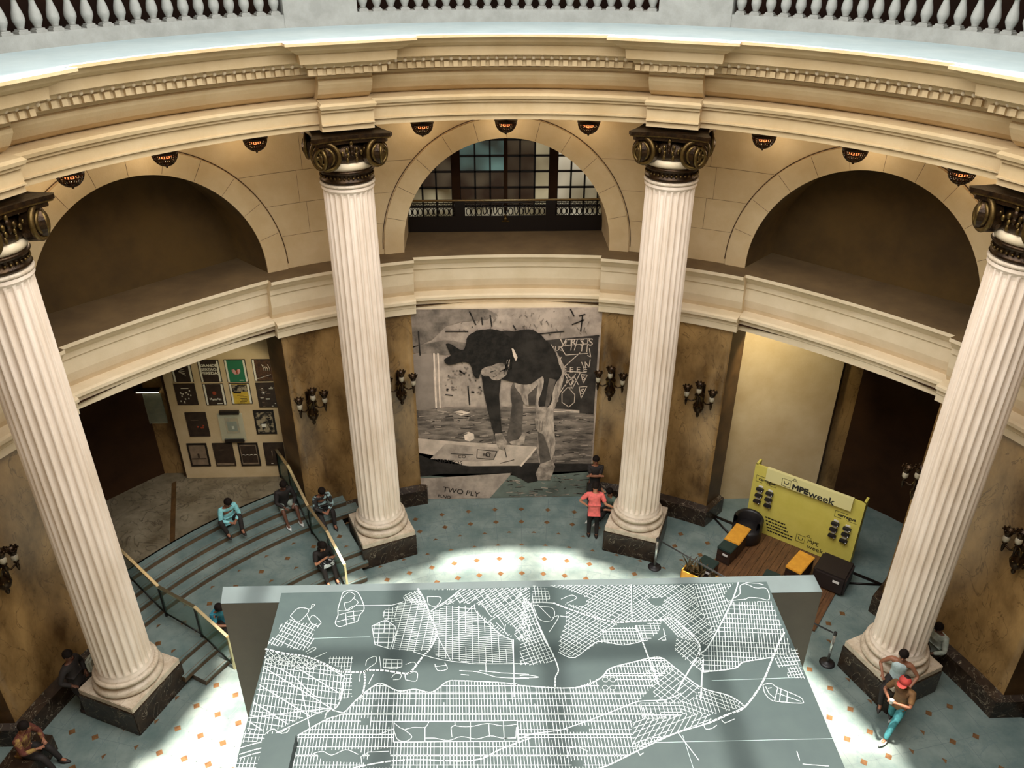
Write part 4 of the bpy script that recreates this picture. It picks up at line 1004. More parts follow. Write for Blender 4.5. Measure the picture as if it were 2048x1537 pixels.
for P_ in (((1690, 255), (1700, 310), (1850, 450), (1920, 485)), ((1760, 290), (1800, 340), (1830, 330), (1880, 400)), ((1780, 370), (1860, 320)), ((1830, 380), (1880, 430), (1890, 390)), ((1560, 380), (1690, 260)), ((1380, 210), (1470, 215), (1440, 270), (1390, 260), (1380, 210))): pl_(C_(*P_), .014)
# Randalls, Roosevelt islands
for P_ in (((980, 655), (990, 620), (1030, 600), (1050, 605), (1045, 640), (1010, 665), (980, 690)), ((1070, 600), (1080, 680)), ((1240, 650), (1290, 635), (1310, 660), (1280, 690)), ((940, 760), (945, 710), (975, 690)), ((1000, 775), (1030, 715)), ((1240, 750), (1240, 710), (1310, 700), (1315, 740), (1300, 760), (1240, 750)), ((1150, 735), (1170, 712), (1210, 715), (1200, 745), (1160, 750)), ((1430, 650), (1450, 690), (1510, 680), (1495, 640)), ((1430, 665), (1500, 655)), ((1590, 690), (1700, 698), (1760, 712), (1850, 735), (2040, 740)), ((1600, 715), (1650, 720)), ((1720, 690), (1860, 705), (2040, 715)), ((1760, 640), (1762, 700))): pl_(C_(*P_), .014)
grid_(C_((1095, 615), (1215, 620), (1215, 665), (1170, 680), (1095, 670)), hd, .08, vd, .10, .012, outline=.012); pl_(E_((0, 690), (60, 688), (118, 700), (60, 704), (0, 700)), .014); pl_(E_((65, 240), (140, 440), (200, 550), (238, 650), (220, 700), (218, 770)), .03)
# Long Island side, right
gA = E_((0, 140), (60, 240), (130, 400), (205, 545), (225, 600), (80, 625), (0, 622)); grid_(gA, cE(200, 560)-cE(60, 250), .065, cE(150, 470)-cE(0, 520), .07, .012)
gA2 = E_((80, 130), (170, 150), (190, 210), (150, 240), (70, 235)); grid_(gA2, vd, .07, hd, .07, .011)
for P_ in (((80, 250), (130, 260), (200, 270), (215, 310), (190, 350), (120, 340), (80, 250)), ((110, 250), (190, 330)), ((200, 330), (240, 320), (215, 370), (180, 420)), ((60, 240), (130, 235), (210, 240)), ((250, 320), (300, 325))): pl_(E_(*P_), .014)
gB = E_((285, 285), (440, 320), (560, 355), (630, 360), (510, 430), (480, 490), (340, 578), (245, 545), (240, 480), (285, 360)); grid_(gB, cE(480, 380)-cE(260, 540), .065, cE(500, 400)-cE(300, 300), .085, .012)
gC = E_((180, 130), (690, 125), (695, 250), (705, 350), (600, 355), (440, 318), (280, 250), (400, 190)); grid_(gC, cE(640, 240)-cE(380, 130), .09, cE(440, 300)-cE(640, 150), .055, .012, [E_((280, 150), (420, 210), (400, 260), (240, 240))]); pl_(E_((255, 215), (320, 190), (350, 210), (290, 240)), .012); pl_(E_((690, 125), (695, 340)), .02)
gD = E_((510, 400), (720, 385), (760, 480), (640, 498), (500, 485)); grid_(gD, vd, .055, hd, .07, .012, brk=0)
gE = E_((700, 130), (1080, 122), (1090, 230), (1210, 440), (1160, 500), (1110, 490), (950, 325), (880, 340), (705, 352)); grid_(gE, cE(1100, 460)-cE(760, 180), .10, cE(760, 300)-cE(1000, 140), .05, .012, [E_((790, 210), (900, 205), (880, 260), (820, 250))])
gF = E_((1085, 122), (1320, 120), (1265, 190), (1300, 232), (1205, 430), (1090, 230)); grid_(gF, cE(1240, 400)-cE(1150, 130), .055, cE(1300, 150)-cE(1100, 190), .11, .012, brk=.03)
gG = E_((1310, 232), (1560, 228), (1600, 330), (1640, 415), (1700, 560), (1600, 560), (1380, 610), (1330, 645), (1140, 672), (1110, 600), (1210, 440)); grid_(gG, cE(1620, 400)-cE(1240, 385), .11, cE(1330, 520)-cE(1310, 235), .05, .013, brk=.05)
gH = E_((1580, 570), (1720, 520), (1742, 618), (1600, 640)); grid_(gH, cE(1740, 590)-cE(1590, 600), .08, cE(1700, 620)-cE(1640, 500), .06, .012); gI = E_((1660, 640), (1742, 622), (1765, 708), (1660, 700)); grid_(gI, cE(1750, 640)-cE(1660, 650), .07, vd, .05, .012)
gJ = E_((970, 460), (1110, 490), (1140, 590), (1140, 670), (1050, 612), (960, 530)); grid_(gJ, cE(1130, 660)-cE(980, 530), .09, cE(980, 520)-cE(1060, 450), .06, .012); gK = E_((730, 380), (880, 345), (860, 420), (800, 470), (760, 480)); grid_(gK, cE(870, 400)-cE(740, 400), .06, vd, .07, .012)
gL = E_((880, 345), (950, 330), (1100, 490), (980, 450)); grid_(gL, cE(1100, 490)-cE(950, 330), .05, cE(960, 400)-cE(1000, 370), .06, .012)
pl_(E_((210, 240), (300, 275), (440, 322), (560, 352), (620, 360), (760, 350), (880, 345), (935, 328), (975, 350), (1110, 490), (1100, 575)), .042, z=ZL_+.002)
pl_(E_((1355, 112), (1320, 215), (1240, 380), (1160, 520), (1100, 575), (975, 785)), .030, z=ZL_+.002); pl_(E_((720, 380), (760, 480), (800, 585), (860, 745)), .035, z=ZL_+.002); pl_(E_((1138, 590), (1130, 680), (1122, 830)), .03); pl_(E_((1640, 422), (1600, 500), (1560, 600), (1500, 740), (1390, 890), (1290, 930), (1170, 985)), .038, z=ZL_+.002)
pl_(E_((1140, 668), (1330, 645), (1380, 608), (1480, 590), (1570, 575)), .028); pl_(E_((240, 545), (340, 578), (480, 480), (640, 500), (780, 470)), .018); pl_(E_((1300, 235), (1330, 222), (1400, 215), (1420, 205), (1480, 208), (1545, 218), (1530, 150), (1460, 145), (1400, 120), (1365, 135), (1365, 180), (1330, 208)), .018); pl_(E_((1400, 112), (1480, 118), (1510, 125)), .014); pl_(E_((1290, 235), (1300, 225), (1315, 232), (1310, 245), (1295, 247), (1290, 235)), .016)
pl_(E_((1508, 750), (1525, 742), (1560, 740), (1600, 765), (1730, 820), (1755, 845), (1745, 862), (1610, 852), (1560, 842), (1520, 800), (1508, 750)), .018); 
for P_ in (((1600, 765), (1580, 845)), ((1620, 775), (1610, 850)), ((1600, 800), (1740, 850)), ((1660, 790), (1655, 855)), ((1540, 770), (1560, 765)), ((1525, 760), (1545, 800), (1580, 830)), ((980, 1045), (1110, 1215)), ((1718, 1160), (1735, 1215)), ((1755, 1240), (1915, 1252)), ((890, 400), (905, 470), (880, 470)), ((905, 440), (860, 468)), ((1140, 985), (1150, 1020), (1190, 1018), (1220, 998)), ((1250, 965), (1270, 985), (1330, 960)), ((730, 1160), (745, 1185), (765, 1170)), ((435, 715), (440, 740)), ((300, 1140), (360, 1130), (420, 1160)), ((290, 1200), (310, 1150))): pl_(E_(*P_), .016)
# seams of the boards
seamm = mat('board_seam', (104, 122, 122), .6)
def seam(a, b): seg(a, b, .010, ZL_-.002, seamm)
seam(*C_((640, 480), (1010, 470))); seam(*E_((830, 1105), (1950, 1080))); seam(*E_((1190, 720), (1760, 700))); seam(*E_((1010, 1060), (1075, 1263)))
SL.build('street_network', mt_, fixn=False)
o = MB(); bx = [ML(430+x/3.251, 1130+y/3.251) for x, y in ((330, 1100), (528, 1100), (480, 1323), (272, 1323))]
hh = .22; bx = [atz(430+x/3.251, 1130+y/3.251, HM+hh+.05) for x, y in ((330, 1100), (528, 1100), (474, 1340), (262, 1340))]
bx[2] = bx[2]+(bx[2]-bx[1])*1.2; bx[3] = bx[3]+(bx[3]-bx[0])*1.2
o.prism([(p.x, p.y, HM+.045) for p in bx], (0, 0, hh+.005), mapgrey); o.build('raised_block', mt_)
# ================================================================== DISPLAY STAND (right bay)
yel = mat('yellow_display_board', (216, 200, 96), .55, col2=(206, 190, 84), scale=2); yel2 = mat('pale_yellow_header', (226, 214, 150), .55); ink = mat('black_print', (28, 24, 20), .5)
wood = mat('brown_wood_deck', (112, 76, 46), .5, col2=(74, 48, 28), scale=3, stretch=(7, 1, 1)); ora = mat('mustard_cushion', (222, 158, 48), .7, col2=(208, 142, 40), scale=9); grn = mat('dark_green_cushion', (32, 52, 46), .6, col2=(26, 42, 38), scale=6); dkw = mat('dark_crate_wood', (62, 38, 26), .55, col2=(44, 28, 20), scale=4); lab = mat('white_tag', (226, 220, 214), .6); blk = mat('black_plastic', (30, 26, 26), .45)
K0 = Vector((6.61, 8.74, 0)); K1 = Vector((8.86, 6.95, 0)); KW = (K1-K0).length; KA = atan2(K1.y-K0.y, K1.x-K0.x)
KR = Matrix.Rotation(KA, 4, 'Z'); KM = Matrix.Translation(K0) @ KR; KI = KM.inverted()
kn = KR @ Vector((0, 1, 0))
def kpx(x, y, off=0.0):          # point of the board's face seen at that place, in the board's own frame
    p = atplane(1370+x/5.389, 920+y/5.389, K0+kn*off, kn); return KI @ p
kd = thing('display_wall', 'yellow exhibition wall with MPEweek header, notices and hooks on the wooden deck', 'display', K0, KA)
o = MB(); HK = 2.18
o.box((KW/2, .03, HK/2+.03), (KW, .06, HK-.06), yel); o.box((.03, .17, HK/2+.03), (.06, .3, HK-.06), yel); o.box((KW-.03, .17, HK/2+.03), (.06, .3, HK-.06), yel); o.build('board', kd)
h0, h1, h2 = kpx(868, 190, -.1), kpx(895, 68, -.1), kpx(1810, 460, -.1); h3 = kpx(1775, 590, -.1)
hx0, hx1 = (h0.x+h1.x)/2, (h2.x+h3.x)/2; hz0, hz1 = (h0.z+h3.z)/2, (h1.z+h2.z)/2
o = MB(); o.box(((hx0+hx1)/2, -.05, (hz0+hz1)/2), (hx1-hx0, .10, hz1-hz0), yel2); hdr = o.build('header', kd)
RX = Matrix.Rotation(pi/2, 4, 'X')
def ktext(s, x, y, size, m=ink, par=None, off=0.0, depth=-.104, bold=.0, sx=1.0, bev=.0):
    p = kpx(x, y, depth+.004); return text('lettering', s, size, Matrix.Translation((p.x, depth, p.z)) @ RX, m, par, .001, off=bold, sx=sx, bev=bev)
def kline(mb, pts, w, depth, m=ink, raw=False):
    P_ = pts if raw else [kpx(x, y, depth) for x, y in pts]
    mb.tube([(p.x, depth, p.z) for p in P_], w, m, 5)
ktext('MPE', 1240, 322, .225, par=hdr, sx=1.06, bev=.010); ktext('week', 1468, 414, .29, par=hdr, sx=1.05, bev=.004)
def bag(mb, cx, cz, s, d):
    def R(x0, z0, x1, z1): mb.tube([(cx+x0*s, d, cz+z0*s), (cx+x1*s, d, cz+z0*s), (cx+x1*s, d, cz+z1*s), (cx+x0*s, d, cz+z1*s), (cx+x0*s, d, cz+z0*s)], .006, ink, 4)
    R(-.5, -.5, .45, .45); mb.tube([(cx-.25*s, d, cz+.15*s), (cx-.22*s, d, cz-.1*s), (cx, d, cz-.2*s), (cx+.2*s, d, cz-.1*s), (cx+.22*s, d, cz+.15*s)], .010, ink, 5)
    mb.tube([(cx+.5*s, d, cz+.6*s), (cx+1.1*s, d, cz+.6*s), (cx+1.1*s, d, cz+.25*s)], .005, ink, 4); mb.tube([(cx+.65*s+.15*s*(1-cos(pi*i/6)), d, cz+.6*s+.28*s*sin(pi*i/6)) for i in range(7)], .006, ink, 4)
o = MB(); p = kpx(1095, 250, -.1); bag(o, p.x, p.z, .24, -.104); o.build('bag_logo', hdr)
bd = [c for c in kids(kd) if c.name.startswith('board')][0]
for (x, y) in ((885, 235), (1745, 622)):
    ktext('carregue', x, y, .13, par=bd, depth=-.004, bev=.003)
    p = kpx(x, y, 0); o = MB(); kline(o, [V2 for V2 in [Vector((p.x-.30, 0, p.z+.09)), Vector((p.x+.02, 0, p.z+.09))]], .005, -.004, raw=True); kline(o, [Vector((p.x-.30, 0, p.z+.09)), Vector((p.x-.30, 0, p.z-.1)), Vector((p.x-.12, 0, p.z-.1))], .005, -.004, raw=True); kline(o, [Vector((p.x, 0, p.z-.1)), Vector((p.x+.26, 0, p.z-.1))], .004, -.004, raw=True); o.build('notice_outline', bd)
o = MB(); rl = random.Random(5)
for i, (x, y) in enumerate(((965, 655), (970, 692), (975, 728), (980, 763), (985, 798))):
    p = kpx(x, y, 0); xx = -.26
    while xx < .30+.03*i: w = rl.uniform(.03, .08); o.box((p.x+xx+w/2, -.003, p.z), (w, .006, .04), ink); xx += w+.018
o.build('text_lines', bd)
o = MB(); p = kpx(1245, 850, 0); bag(o, p.x, p.z, .24, -.004); o.build('bag_logo', bd); ktext('MPE', 1380, 900, .17, par=bd, depth=-.004); ktext('week', 1400, 965, .2, par=bd, depth=-.004)
ch0 = None
for side, cells, word in ((0, ((815, 312), (918, 358), (800, 378), (905, 425), (782, 440), (895, 488)), 'left'), (1, ((1625, 682), (1752, 738), (1605, 745), (1735, 800), (1590, 810), (1712, 866)), 'right')):
    for i, (x, y) in enumerate(cells):
        lbl = 'black phone charger, %s row %s column of the %s set on the yellow wall' % (('top', 'middle', 'bottom')[i//2], ('left', 'right')[i % 2], word)
        if ch0 is None:
            t = thing('phone_charger', lbl, 'charger', (0, 0, 0), 0, 'black chargers on the yellow wall'); ch0 = t
            o = MB(); o.bevbox((0, -.05, 0), (.20, .10, .075), blk, .012); o.tube([(.06, -.08, -.03), (.07, -.1, -.08), (.05, -.09, -.11)], .006, blk, 5); o.build('body', t)
            o = MB(); o.box((.0, -.006, .075), (.12, .010, .05), lab); o.build('tag', t); o = MB(); o.ball((.07, -.1, -.01), .014, lab, 7, 5); o.build('lamp', t)
        else: t = copy_tree(ch0); t['label'] = lbl
        p = kpx(x, y, 0); t.location = KM @ Vector((p.x, 0, p.z)); t.rotation_euler = (0, 0, KA)
# deck
dk = thing('wooden_deck', 'low brown plank deck under the yellow display wall', 'deck', K0, KA)
o = MB(); dz = .05
l0 = KI @ Vector((4.62, 6.92, 0)); l1 = KI @ Vector((7.32, 5.08, 0))
dx0, dx1, dy0 = -.10, KW+.02, min(l0.y, l1.y)
nn = 16
for i in range(nn):
    x = dx0+(dx1-dx0)*(i+.5)/nn; o.box((x, (dy0+.06)/2, dz/2), ((dx1-dx0)/nn-.008, .06-dy0, dz), wood)
o.build('planks', dk)
for sx_, nm in ((-1, 'left'), (1, 'right')):
    t = thing('floor_brace', 'flat dark metal brace reaching out over the floor at the %s of the yellow wall' % nm, 'brace', K0, KA)
    o = MB(); x = (dx0-.04) if sx_ < 0 else dx1+.04
    o.box((x+sx_*.42, -.06, .02), (.84, .07, .04), iron); 
    a = Vector((x+sx_*.82, -.06, .025)); b = Vector((x+sx_*.05, -.55, .025)); o.tube([a, b], .035, iron, 4); o.build('bar', t)
# stools and crates
def crate(label, pts, z, top, name='stool', cat='stool', tagp=None, hh=.06):
    q = [atz(1370+x/5.389, 920+y/5.389, z) for x, y in pts]; c = sum(q, Vector())/4; u = ((q[1]-q[0])+(q[2]-q[3]))/2; v = ((q[3]-q[0])+(q[2]-q[1]))/2
    ang = atan2(u.y, u.x); t = thing(name, label, cat, (c.x, c.y, dz), ang)
    w, d = u.length, v.length
    o = MB(); o.bevbox((0, 0, (z-hh-dz)/2), (w-.02, d-.02, z-hh-dz), dkw, .01)
    for k in range(3): o.box((0, -(d-.02)/2-.003, .08+k*.15), (w-.06, .006, .012), blk)
    o.build('crate', t); o = MB(); o.bevbox((0, 0, z-hh/2-dz), (w, d, hh), top, .015); o.build('cushion', t)
    if tagp: o = MB(); o.box((tagp, -(d)/2-.002, z-hh-dz-.10), (.14, .008, .06), lab); o.build('tag', t)
    return t
crate('long stool with mustard cushion beside the dark green one, far end of the deck', [(565, 680), (725, 745), (575, 915), (415, 845)], .55, ora)
crate('long stool with mustard cushion standing alone in front of the lower logo', [(1240, 970), (1400, 1050), (1255, 1230), (1080, 1145)], .55, ora)
crate('square stool with dark green cushion joined to the mustard stool', [(430, 850), (570, 918), (500, 1010), (345, 935)], .52, grn, tagp=.05)
crate('square stool with dark green cushion by the planter at the deck corner', [(210, 1015), (375, 1105), (290, 1190), (120, 1110)], .52, grn, tagp=.12)
crate('dark green cushioned stool mostly hidden behind the grey platform edge', [(900, 1180), (1050, 1240), (960, 1330), (800, 1260)], .50, grn)
# dark round tub chair and dark boxy pouf
def tub(label, px, py, z, r, box=False):
    c = atz(px, py, z); q_ = KI @ Vector((c.x, c.y, 0)); q_.y = min(q_.y, -(.47 if box else .45)); c = KM @ q_; t = thing('tub_chair' if not box else 'pouf', label, 'armchair' if not box else 'pouf', (c.x, c.y, dz), KA)
    if not box:
        o = MB(); o.lathe([(r*.8, 0), (r, .04), (r, .36), (r*.92, .42), (0.01, .43)], blk, 24); o.build('seat', t)
        o = MB(); rows = []
        for j in range(17):
            a = radians(-20+220*j/16); rows.append([Vector((q*cos(a), q*sin(a), zz)) for q, zz in ((r*.98, .3), (r*1.0, .68), (r*.9, .74), (r*.74, .68), (r*.72, .3))])
        o.grid(rows, blk); o.build('backrest', t)
    else:
        o = MB(); o.bevbox((0, 0, .27), (.82, .82, .54), mat('near_black_brown', (34, 22, 18), .6), .05); o.build('body', t)
        o = MB(); o.box((.18, -.434, .40), (.16, .008, .07), lab); o.build('tag', t)
tub('black round tub chair behind the mustard stool', 1370+715/5.389, 920+640/5.389, .55, .40)
tub('large dark pouf with white tag at the right end of the deck', 1370+1610/5.389, 920+1170/5.389, .5, .4, True)
# planter
pp = atz(1408, 1146, .25); pt = thing('planter', 'yellow trough planter with dark leafy plant at the deck corner', 'planter', (pp.x-.10, pp.y-.16, 0), KA)
o = MB()
for c_, s_ in (((0, -.16, .17), (1.0, .03, .34)), ((0, .16, .17), (1.0, .03, .34)), ((-.485, 0, .17), (.03, .35, .34)), ((.485, 0, .17), (.03, .35, .34)), ((0, 0, .12), (.95, .3, .2))): o.box(c_, s_, ora if abs(c_[1])+abs(c_[0]) > 0 else dark)
o.build('trough', pt)
leafm = mat('dark_brown_green_leaf', (58, 50, 30), .5, col2=(84, 66, 38), scale=8)
o = MB(); rf = random.Random(4)
for i in range(46):
    x, y = rf.uniform(-.42, .35), rf.uniform(-.10, .10); a = rf.uniform(0, 2*pi); h = rf.uniform(.25, .62); ln_ = rf.uniform(.08, .30)
    P_ = [Vector((x+ln_*cos(a)*u*u, y+ln_*sin(a)*u*u*.8, .2+h*u-.12*u*u)) for u in (0, .3, .6, .85, 1)]
    n = Vector((-sin(a), cos(a), 0)); ww = (.006, .022, .03, .018, .002)
    o.grid([[p-n*w for p, w in zip(P_, ww)], [p+Vector((0, 0, .006)) for p in P_], [p+n*w for p, w in zip(P_, ww)]], leafm)
o.build('foliage', pt)
# stanchions with belt
steel = mat('brushed_steel', (206, 206, 202), .25, .8)
def stan(label, x, y, px, py):
    t = thing('barrier_post', label, 'barrier post', (x, y, 0), 0, None)
    o = MB(); o.lathe([(.175, 0), (.175, .015), (.12, .035), (.04, .05), (.03, .06)], blk, 28); o.build('base', t)
    o = MB(); o.lathe([(.032, .05), (.032, .9)], steel, 16); o.build('pole', t)
    o = MB(); o.lathe([(.036, .9), (.04, .91), (.04, .98), (.03, 1.0)], blk, 16); o.build('head', t)
S1 = atz(1309, 1135, 0); S2 = atz(1654, 1327, 0)
stan('steel barrier post with round black base beside the column right of the mural', S1.x, S1.y, 0, 0); stan('steel barrier post with round black base before the far right column', S2.x, S2.y, 0, 0)
o = MB(); a, b = Vector((S1.x, S1.y, .945)), Vector((S2.x, S2.y, .945)); d = (b-a).normalized(); a += d*.05; b -= d*.05; n = Vector((-d.y, d.x, 0))*.002
o.grid([[a+(b-a)*i/12-Vector((0, 0, .025+.06*4*(i/12)*(1-i/12)))+n*s for i in range(13)] for s in (-1, 1)]+[[a+(b-a)*i/12+Vector((0, 0, .025-.06*4*(i/12)*(1-i/12)))+n*s for i in range(13)] for s in (1, -1)]+[[a+(b-a)*i/12-Vector((0, 0, .025+.06*4*(i/12)*(1-i/12)))+n*-1 for i in range(13)]], blk)
tag(o.build('barrier_belt'), 'black retractable belt stretched between the two steel posts', 'belt')

# ================================================================== PEOPLE
skinA = mat('brown_skin', (150, 98, 70), .55, col2=(138, 88, 62), scale=20); skinB = mat('dark_skin', (98, 62, 44), .55); skinC = mat('light_brown_skin', (190, 134, 100), .55, col2=(178, 120, 88), scale=20)
hairm = mat('black_hair', (22, 15, 12), .8, col2=(30, 22, 17), scale=30, spec=.15); eyem = mat('dark_eye', (30, 22, 18), .3)
def cloth(nm, c, c2=None, sc=14, **k): return mat('cloth_'+nm, c, .8, col2=c2 or tuple(int(v*.88) for v in c), scale=sc, bump=.2, bscale=40, **k)
def skin_mesh(nodes, edges, root, m, name, parent, sub=2):
    me = bpy.data.meshes.new(name); me.from_pydata([n[0] for n in nodes], edges, []); ob = bpy.data.objects.new(name+'_t', me); COL.objects.link(ob)
    md = ob.modifiers.new('s', 'SKIN'); md.use_smooth_shade = True; md.branch_smoothing = .3
    if not me.skin_vertices:
        bm = bmesh.new(); bm.from_mesh(me); bm.verts.layers.skin.verify(); bm.to_mesh(me); bm.free()
    for i, n in enumerate(nodes):
        r = n[1]; me.skin_vertices[0].data[i].radius = (r, r) if not isinstance(r, tuple) else r; me.skin_vertices[0].data[i].use_root = (i == root)
    sb = ob.modifiers.new('u', 'SUBSURF'); sb.levels = sub; sb.render_levels = sub
    dg = bpy.context.evaluated_depsgraph_get(); m2 = bpy.data.meshes.new_from_object(ob.evaluated_get(dg)); bpy.data.objects.remove(ob)
    m2.materials.clear(); m2.materials.append(m)
    for p in m2.polygons: p.use_smooth = True
    o = bpy.data.objects.new(name, m2); COL.objects.link(o)
    if parent: o.parent = parent
    return o
def ik(a, b, l1, l2, hint):
    d = b-a; L_ = d.length; mx = (l1+l2)*.995
    if L_ > mx: b = a+d*(mx/L_); d = b-a; L_ = mx
    u = d.normalized(); x = (l1*l1-l2*l2+L_*L_)/(2*L_); h = sqrt(max(0, l1*l1-x*x)); n = hint-u*hint.dot(u)
    n = n.normalized() if n.length > 1e-6 else Vector((0, 0, 1)); return a+u*x+n*h, b
def person(label, loc, face, pel, lean, head, hl, hr_, fl, fr_, skinm, shirt, pants, shoes, sleeves='short', hair='short', kneeL=None, kneeR=None, elL=None, elR=None, bulk=1.0, shorts=False, twist=0, skirtless=True, shirtlen=0.0, cap=None):
    """local frame: x right of the person is +x when facing +y; pel = pelvis height; lean = chest offset"""
    t = thing('person', label, 'person', loc, face)
    V3 = Vector; pv = V3((0, 0, pel)); lx, ly = lean
    wa = pv+V3((lx*.35, ly*.35, .17)); ch = pv+V3((lx*.8, ly*.8, .38-.12*abs(ly))); nk = pv+V3((lx, ly, .53-.22*abs(ly))); tw = Matrix.Rotation(twist, 3, 'Z')
    hd_ = nk+V3(head); shl = nk+tw @ V3((-.19, -.01, -.05)); shr = nk+tw @ V3((.19, -.01, -.05)); hpl = pv+V3((-.10, 0, -.04)); hpr = pv+V3((.10, 0, -.04))
    elL_, hl = ik(shl, V3(hl), .29, .26, V3(elL or (-1, -.6, -.5))); elR_, hr_ = ik(shr, V3(hr_), .29, .26, V3(elR or (1, -.6, -.5)))
    fl = V3(fl); fr_ = V3(fr_); ak = V3((0, 0, .08))
    knL, aL = ik(hpl, fl+ak, .43, .41, V3(kneeL or (0, 1, .2))); knR, aR = ik(hpr, fr_+ak, .43, .41, V3(kneeR or (0, 1, .2)))
    b = bulk; N_ = [(pv, (.145*b, .11*b)), (wa, (.13*b, .10*b)), (ch, (.155*b, .115*b)), (nk, .058), (nk+(hd_-nk)*.45, .055), (hd_, .088), (hd_+(hd_-nk).normalized()*.10, .078)]
    E_2 = [(0, 1), (1, 2), (2, 3), (3, 4), (4, 5), (5, 6)]
    def add(par, p, r): N_.append((p, r)); E_2.append((par, len(N_)-1)); return len(N_)-1
    hands = []
    for sh, el, hn in ((shl, elL_, hl), (shr, elR_, hr_)):
        a = add(2, sh, .062); a = add(a, sh.lerp(el, .5), .048); a = add(a, el, .040); a = add(a, el.lerp(hn, .5), .036); a = add(a, hn, .026)
        u = (hn-el).normalized(); c_ = add(a, hn+u*.05, (.036, .022)); side = u.cross(V3((0, 0, 1))); side = side.normalized() if side.length > .1 else V3((1, 0, 0)); hands.append((c_, hn, u, side))
        for k in range(4):
            f1 = hn+u*.085+side*(-.027+.018*k); q = add(c_, f1, .0095); add(q, f1+u*(.028+.006*(k in (1, 2)))+V3((0, 0, -.012)), .0085)
        q = add(a, hn+u*.03+side*.035, .012); add(q, hn+u*.065+side*.052, .010)
    legs = []
    for hp, kn, an in ((hpl, knL, aL), (hpr, knR, aR)):
        a = add(0, hp, .085); a = add(a, hp.lerp(kn, .5), .075); a = add(a, kn, .056); a = add(a, kn.lerp(an, .4), .052); a = add(a, an, .036); legs.append((hp, kn, an))
        add(a, an+V3((0, .10, -.045)), .034)
    body = skin_mesh(N_, E_2, 0, skinm, 'body', t)
    # face details joined to the body mesh
    fd = (hd_+(hd_-nk).normalized()*.04); up_h = (hd_-nk).normalized(); fwd = V3((0, 1, 0)); fwd = (fwd-up_h*fwd.dot(up_h)).normalized(); rgt = fwd.cross(up_h)
    fm_ = MB(); fm_.ball(fd+fwd*.096-up_h*.02, .018, skinm, 8, 6, (.8, 1, 1.3))
    for s in (-1, 1):
        fm_.ball(fd+fwd*.082+rgt*s*.032+up_h*.01, .013, eyem, 7, 5); fm_.ball(fd+rgt*s*.090-up_h*.01, .024, skinm, 7, 5, (.5, .8, 1.3))
    fm_.box(fd+fwd*.088-up_h*.06, (.045, .01, .010), mat('lips', (130, 70, 60), .5)); fo_ = fm_.build('face', fixn=False)
    bm = bmesh.new(); bm.from_mesh(body.data); k0 = len(body.data.materials)
    for m in fo_.data.materials: body.data.materials.append(m)
    base = len(bm.faces); bm.from_mesh(fo_.data); bm.faces.ensure_lookup_table()
    for f in bm.faces[base:]: f.material_index += k0
    bm.to_mesh(body.data); bm.free(); bpy.data.objects.remove(fo_)
    # hair
    o = MB(); rows = []; hr0 = fd-fwd*.018+up_h*.018
    for i in range(7):
        ph = radians(-28+118*i/6); row = []
        for j in range(16):
            a = 2*pi*j/16; lift = 0 if sin(a) < .25 else .5*max(0, 1-i/3.0)
            row.append(hr0+rgt*.102*cos(ph)*cos(a)+fwd*(.112*cos(ph)*sin(a)*(1-.25*lift))+up_h*(.118*sin(ph+lift*.55)))
        rows.append(row)
    o.grid(rows, hairm, True)
    if hair == 'long':
        o.tube([hr0-fwd*.06-up_h*.02, hr0-fwd*.10-up_h*.14, hr0-fwd*.10-up_h*.28], [.075, .085, .05], hairm, 10)
        for s in (-1, 1): o.tube([hr0+rgt*s*.08, hr0+rgt*s*.09-up_h*.12, hr0+rgt*s*.07+fwd*.03-up_h*.24], [.04, .045, .02], hairm, 8)
    o.build('hair', t)
    # clothes over the same joints
    S_ = [(pv+V3((0, 0, -.06-shirtlen)), (.158*b, .125*b)), (pv+V3((0, 0, .03)), (.158*b, .125*b)), (wa, (.147*b, .117*b)), (ch, (.185*b, .150*b)), (ch.lerp(nk, .55), (.165*b, .125)), (nk-V3((0, 0, .02)), .085)]; SE = [(0, 1), (1, 2), (2, 3), (3, 4), (4, 5)]
    if sleeves != 'strap':
        for sh, el, hn in ((shl, elL_, hl), (shr, elR_, hr_)):
            S_.append((sh, .082)); SE.append((4, len(S_)-1)); S_.append((sh.lerp(el, .55), .064)); SE.append((len(S_)-2, len(S_)-1))
            if sleeves == 'long':
                for p_, r in ((el, .056), (el.lerp(hn, .5), .05), (el.lerp(hn, .9), .042)): S_.append((p_, r)); SE.append((len(S_)-2, len(S_)-1))
            else: S_.append((sh.lerp(el, .8), .062)); SE.append((len(S_)-2, len(S_)-1))
    skin_mesh(S_, SE, 1, shirt, 'shirt', t)
    T_ = [(pv+V3((0, 0, .06)), (.15*b, .118*b)), (pv, (.153*b, .12*b))]; TE = [(0, 1)]
    for hp, kn, an in legs:
        T_.append((hp, .10)); TE.append((1, len(T_)-1)); T_.append((hp.lerp(kn, .5), .088)); TE.append((len(T_)-2, len(T_)-1)); T_.append((kn, .072)); TE.append((len(T_)-2, len(T_)-1))
        if not shorts:
            T_.append((kn.lerp(an, .5), .064)); TE.append((len(T_)-2, len(T_)-1)); T_.append((an+V3((0, 0, .01)), .055)); TE.append((len(T_)-2, len(T_)-1))
    skin_mesh(T_, TE, 1, pants, 'shorts' if shorts else 'trousers', t)
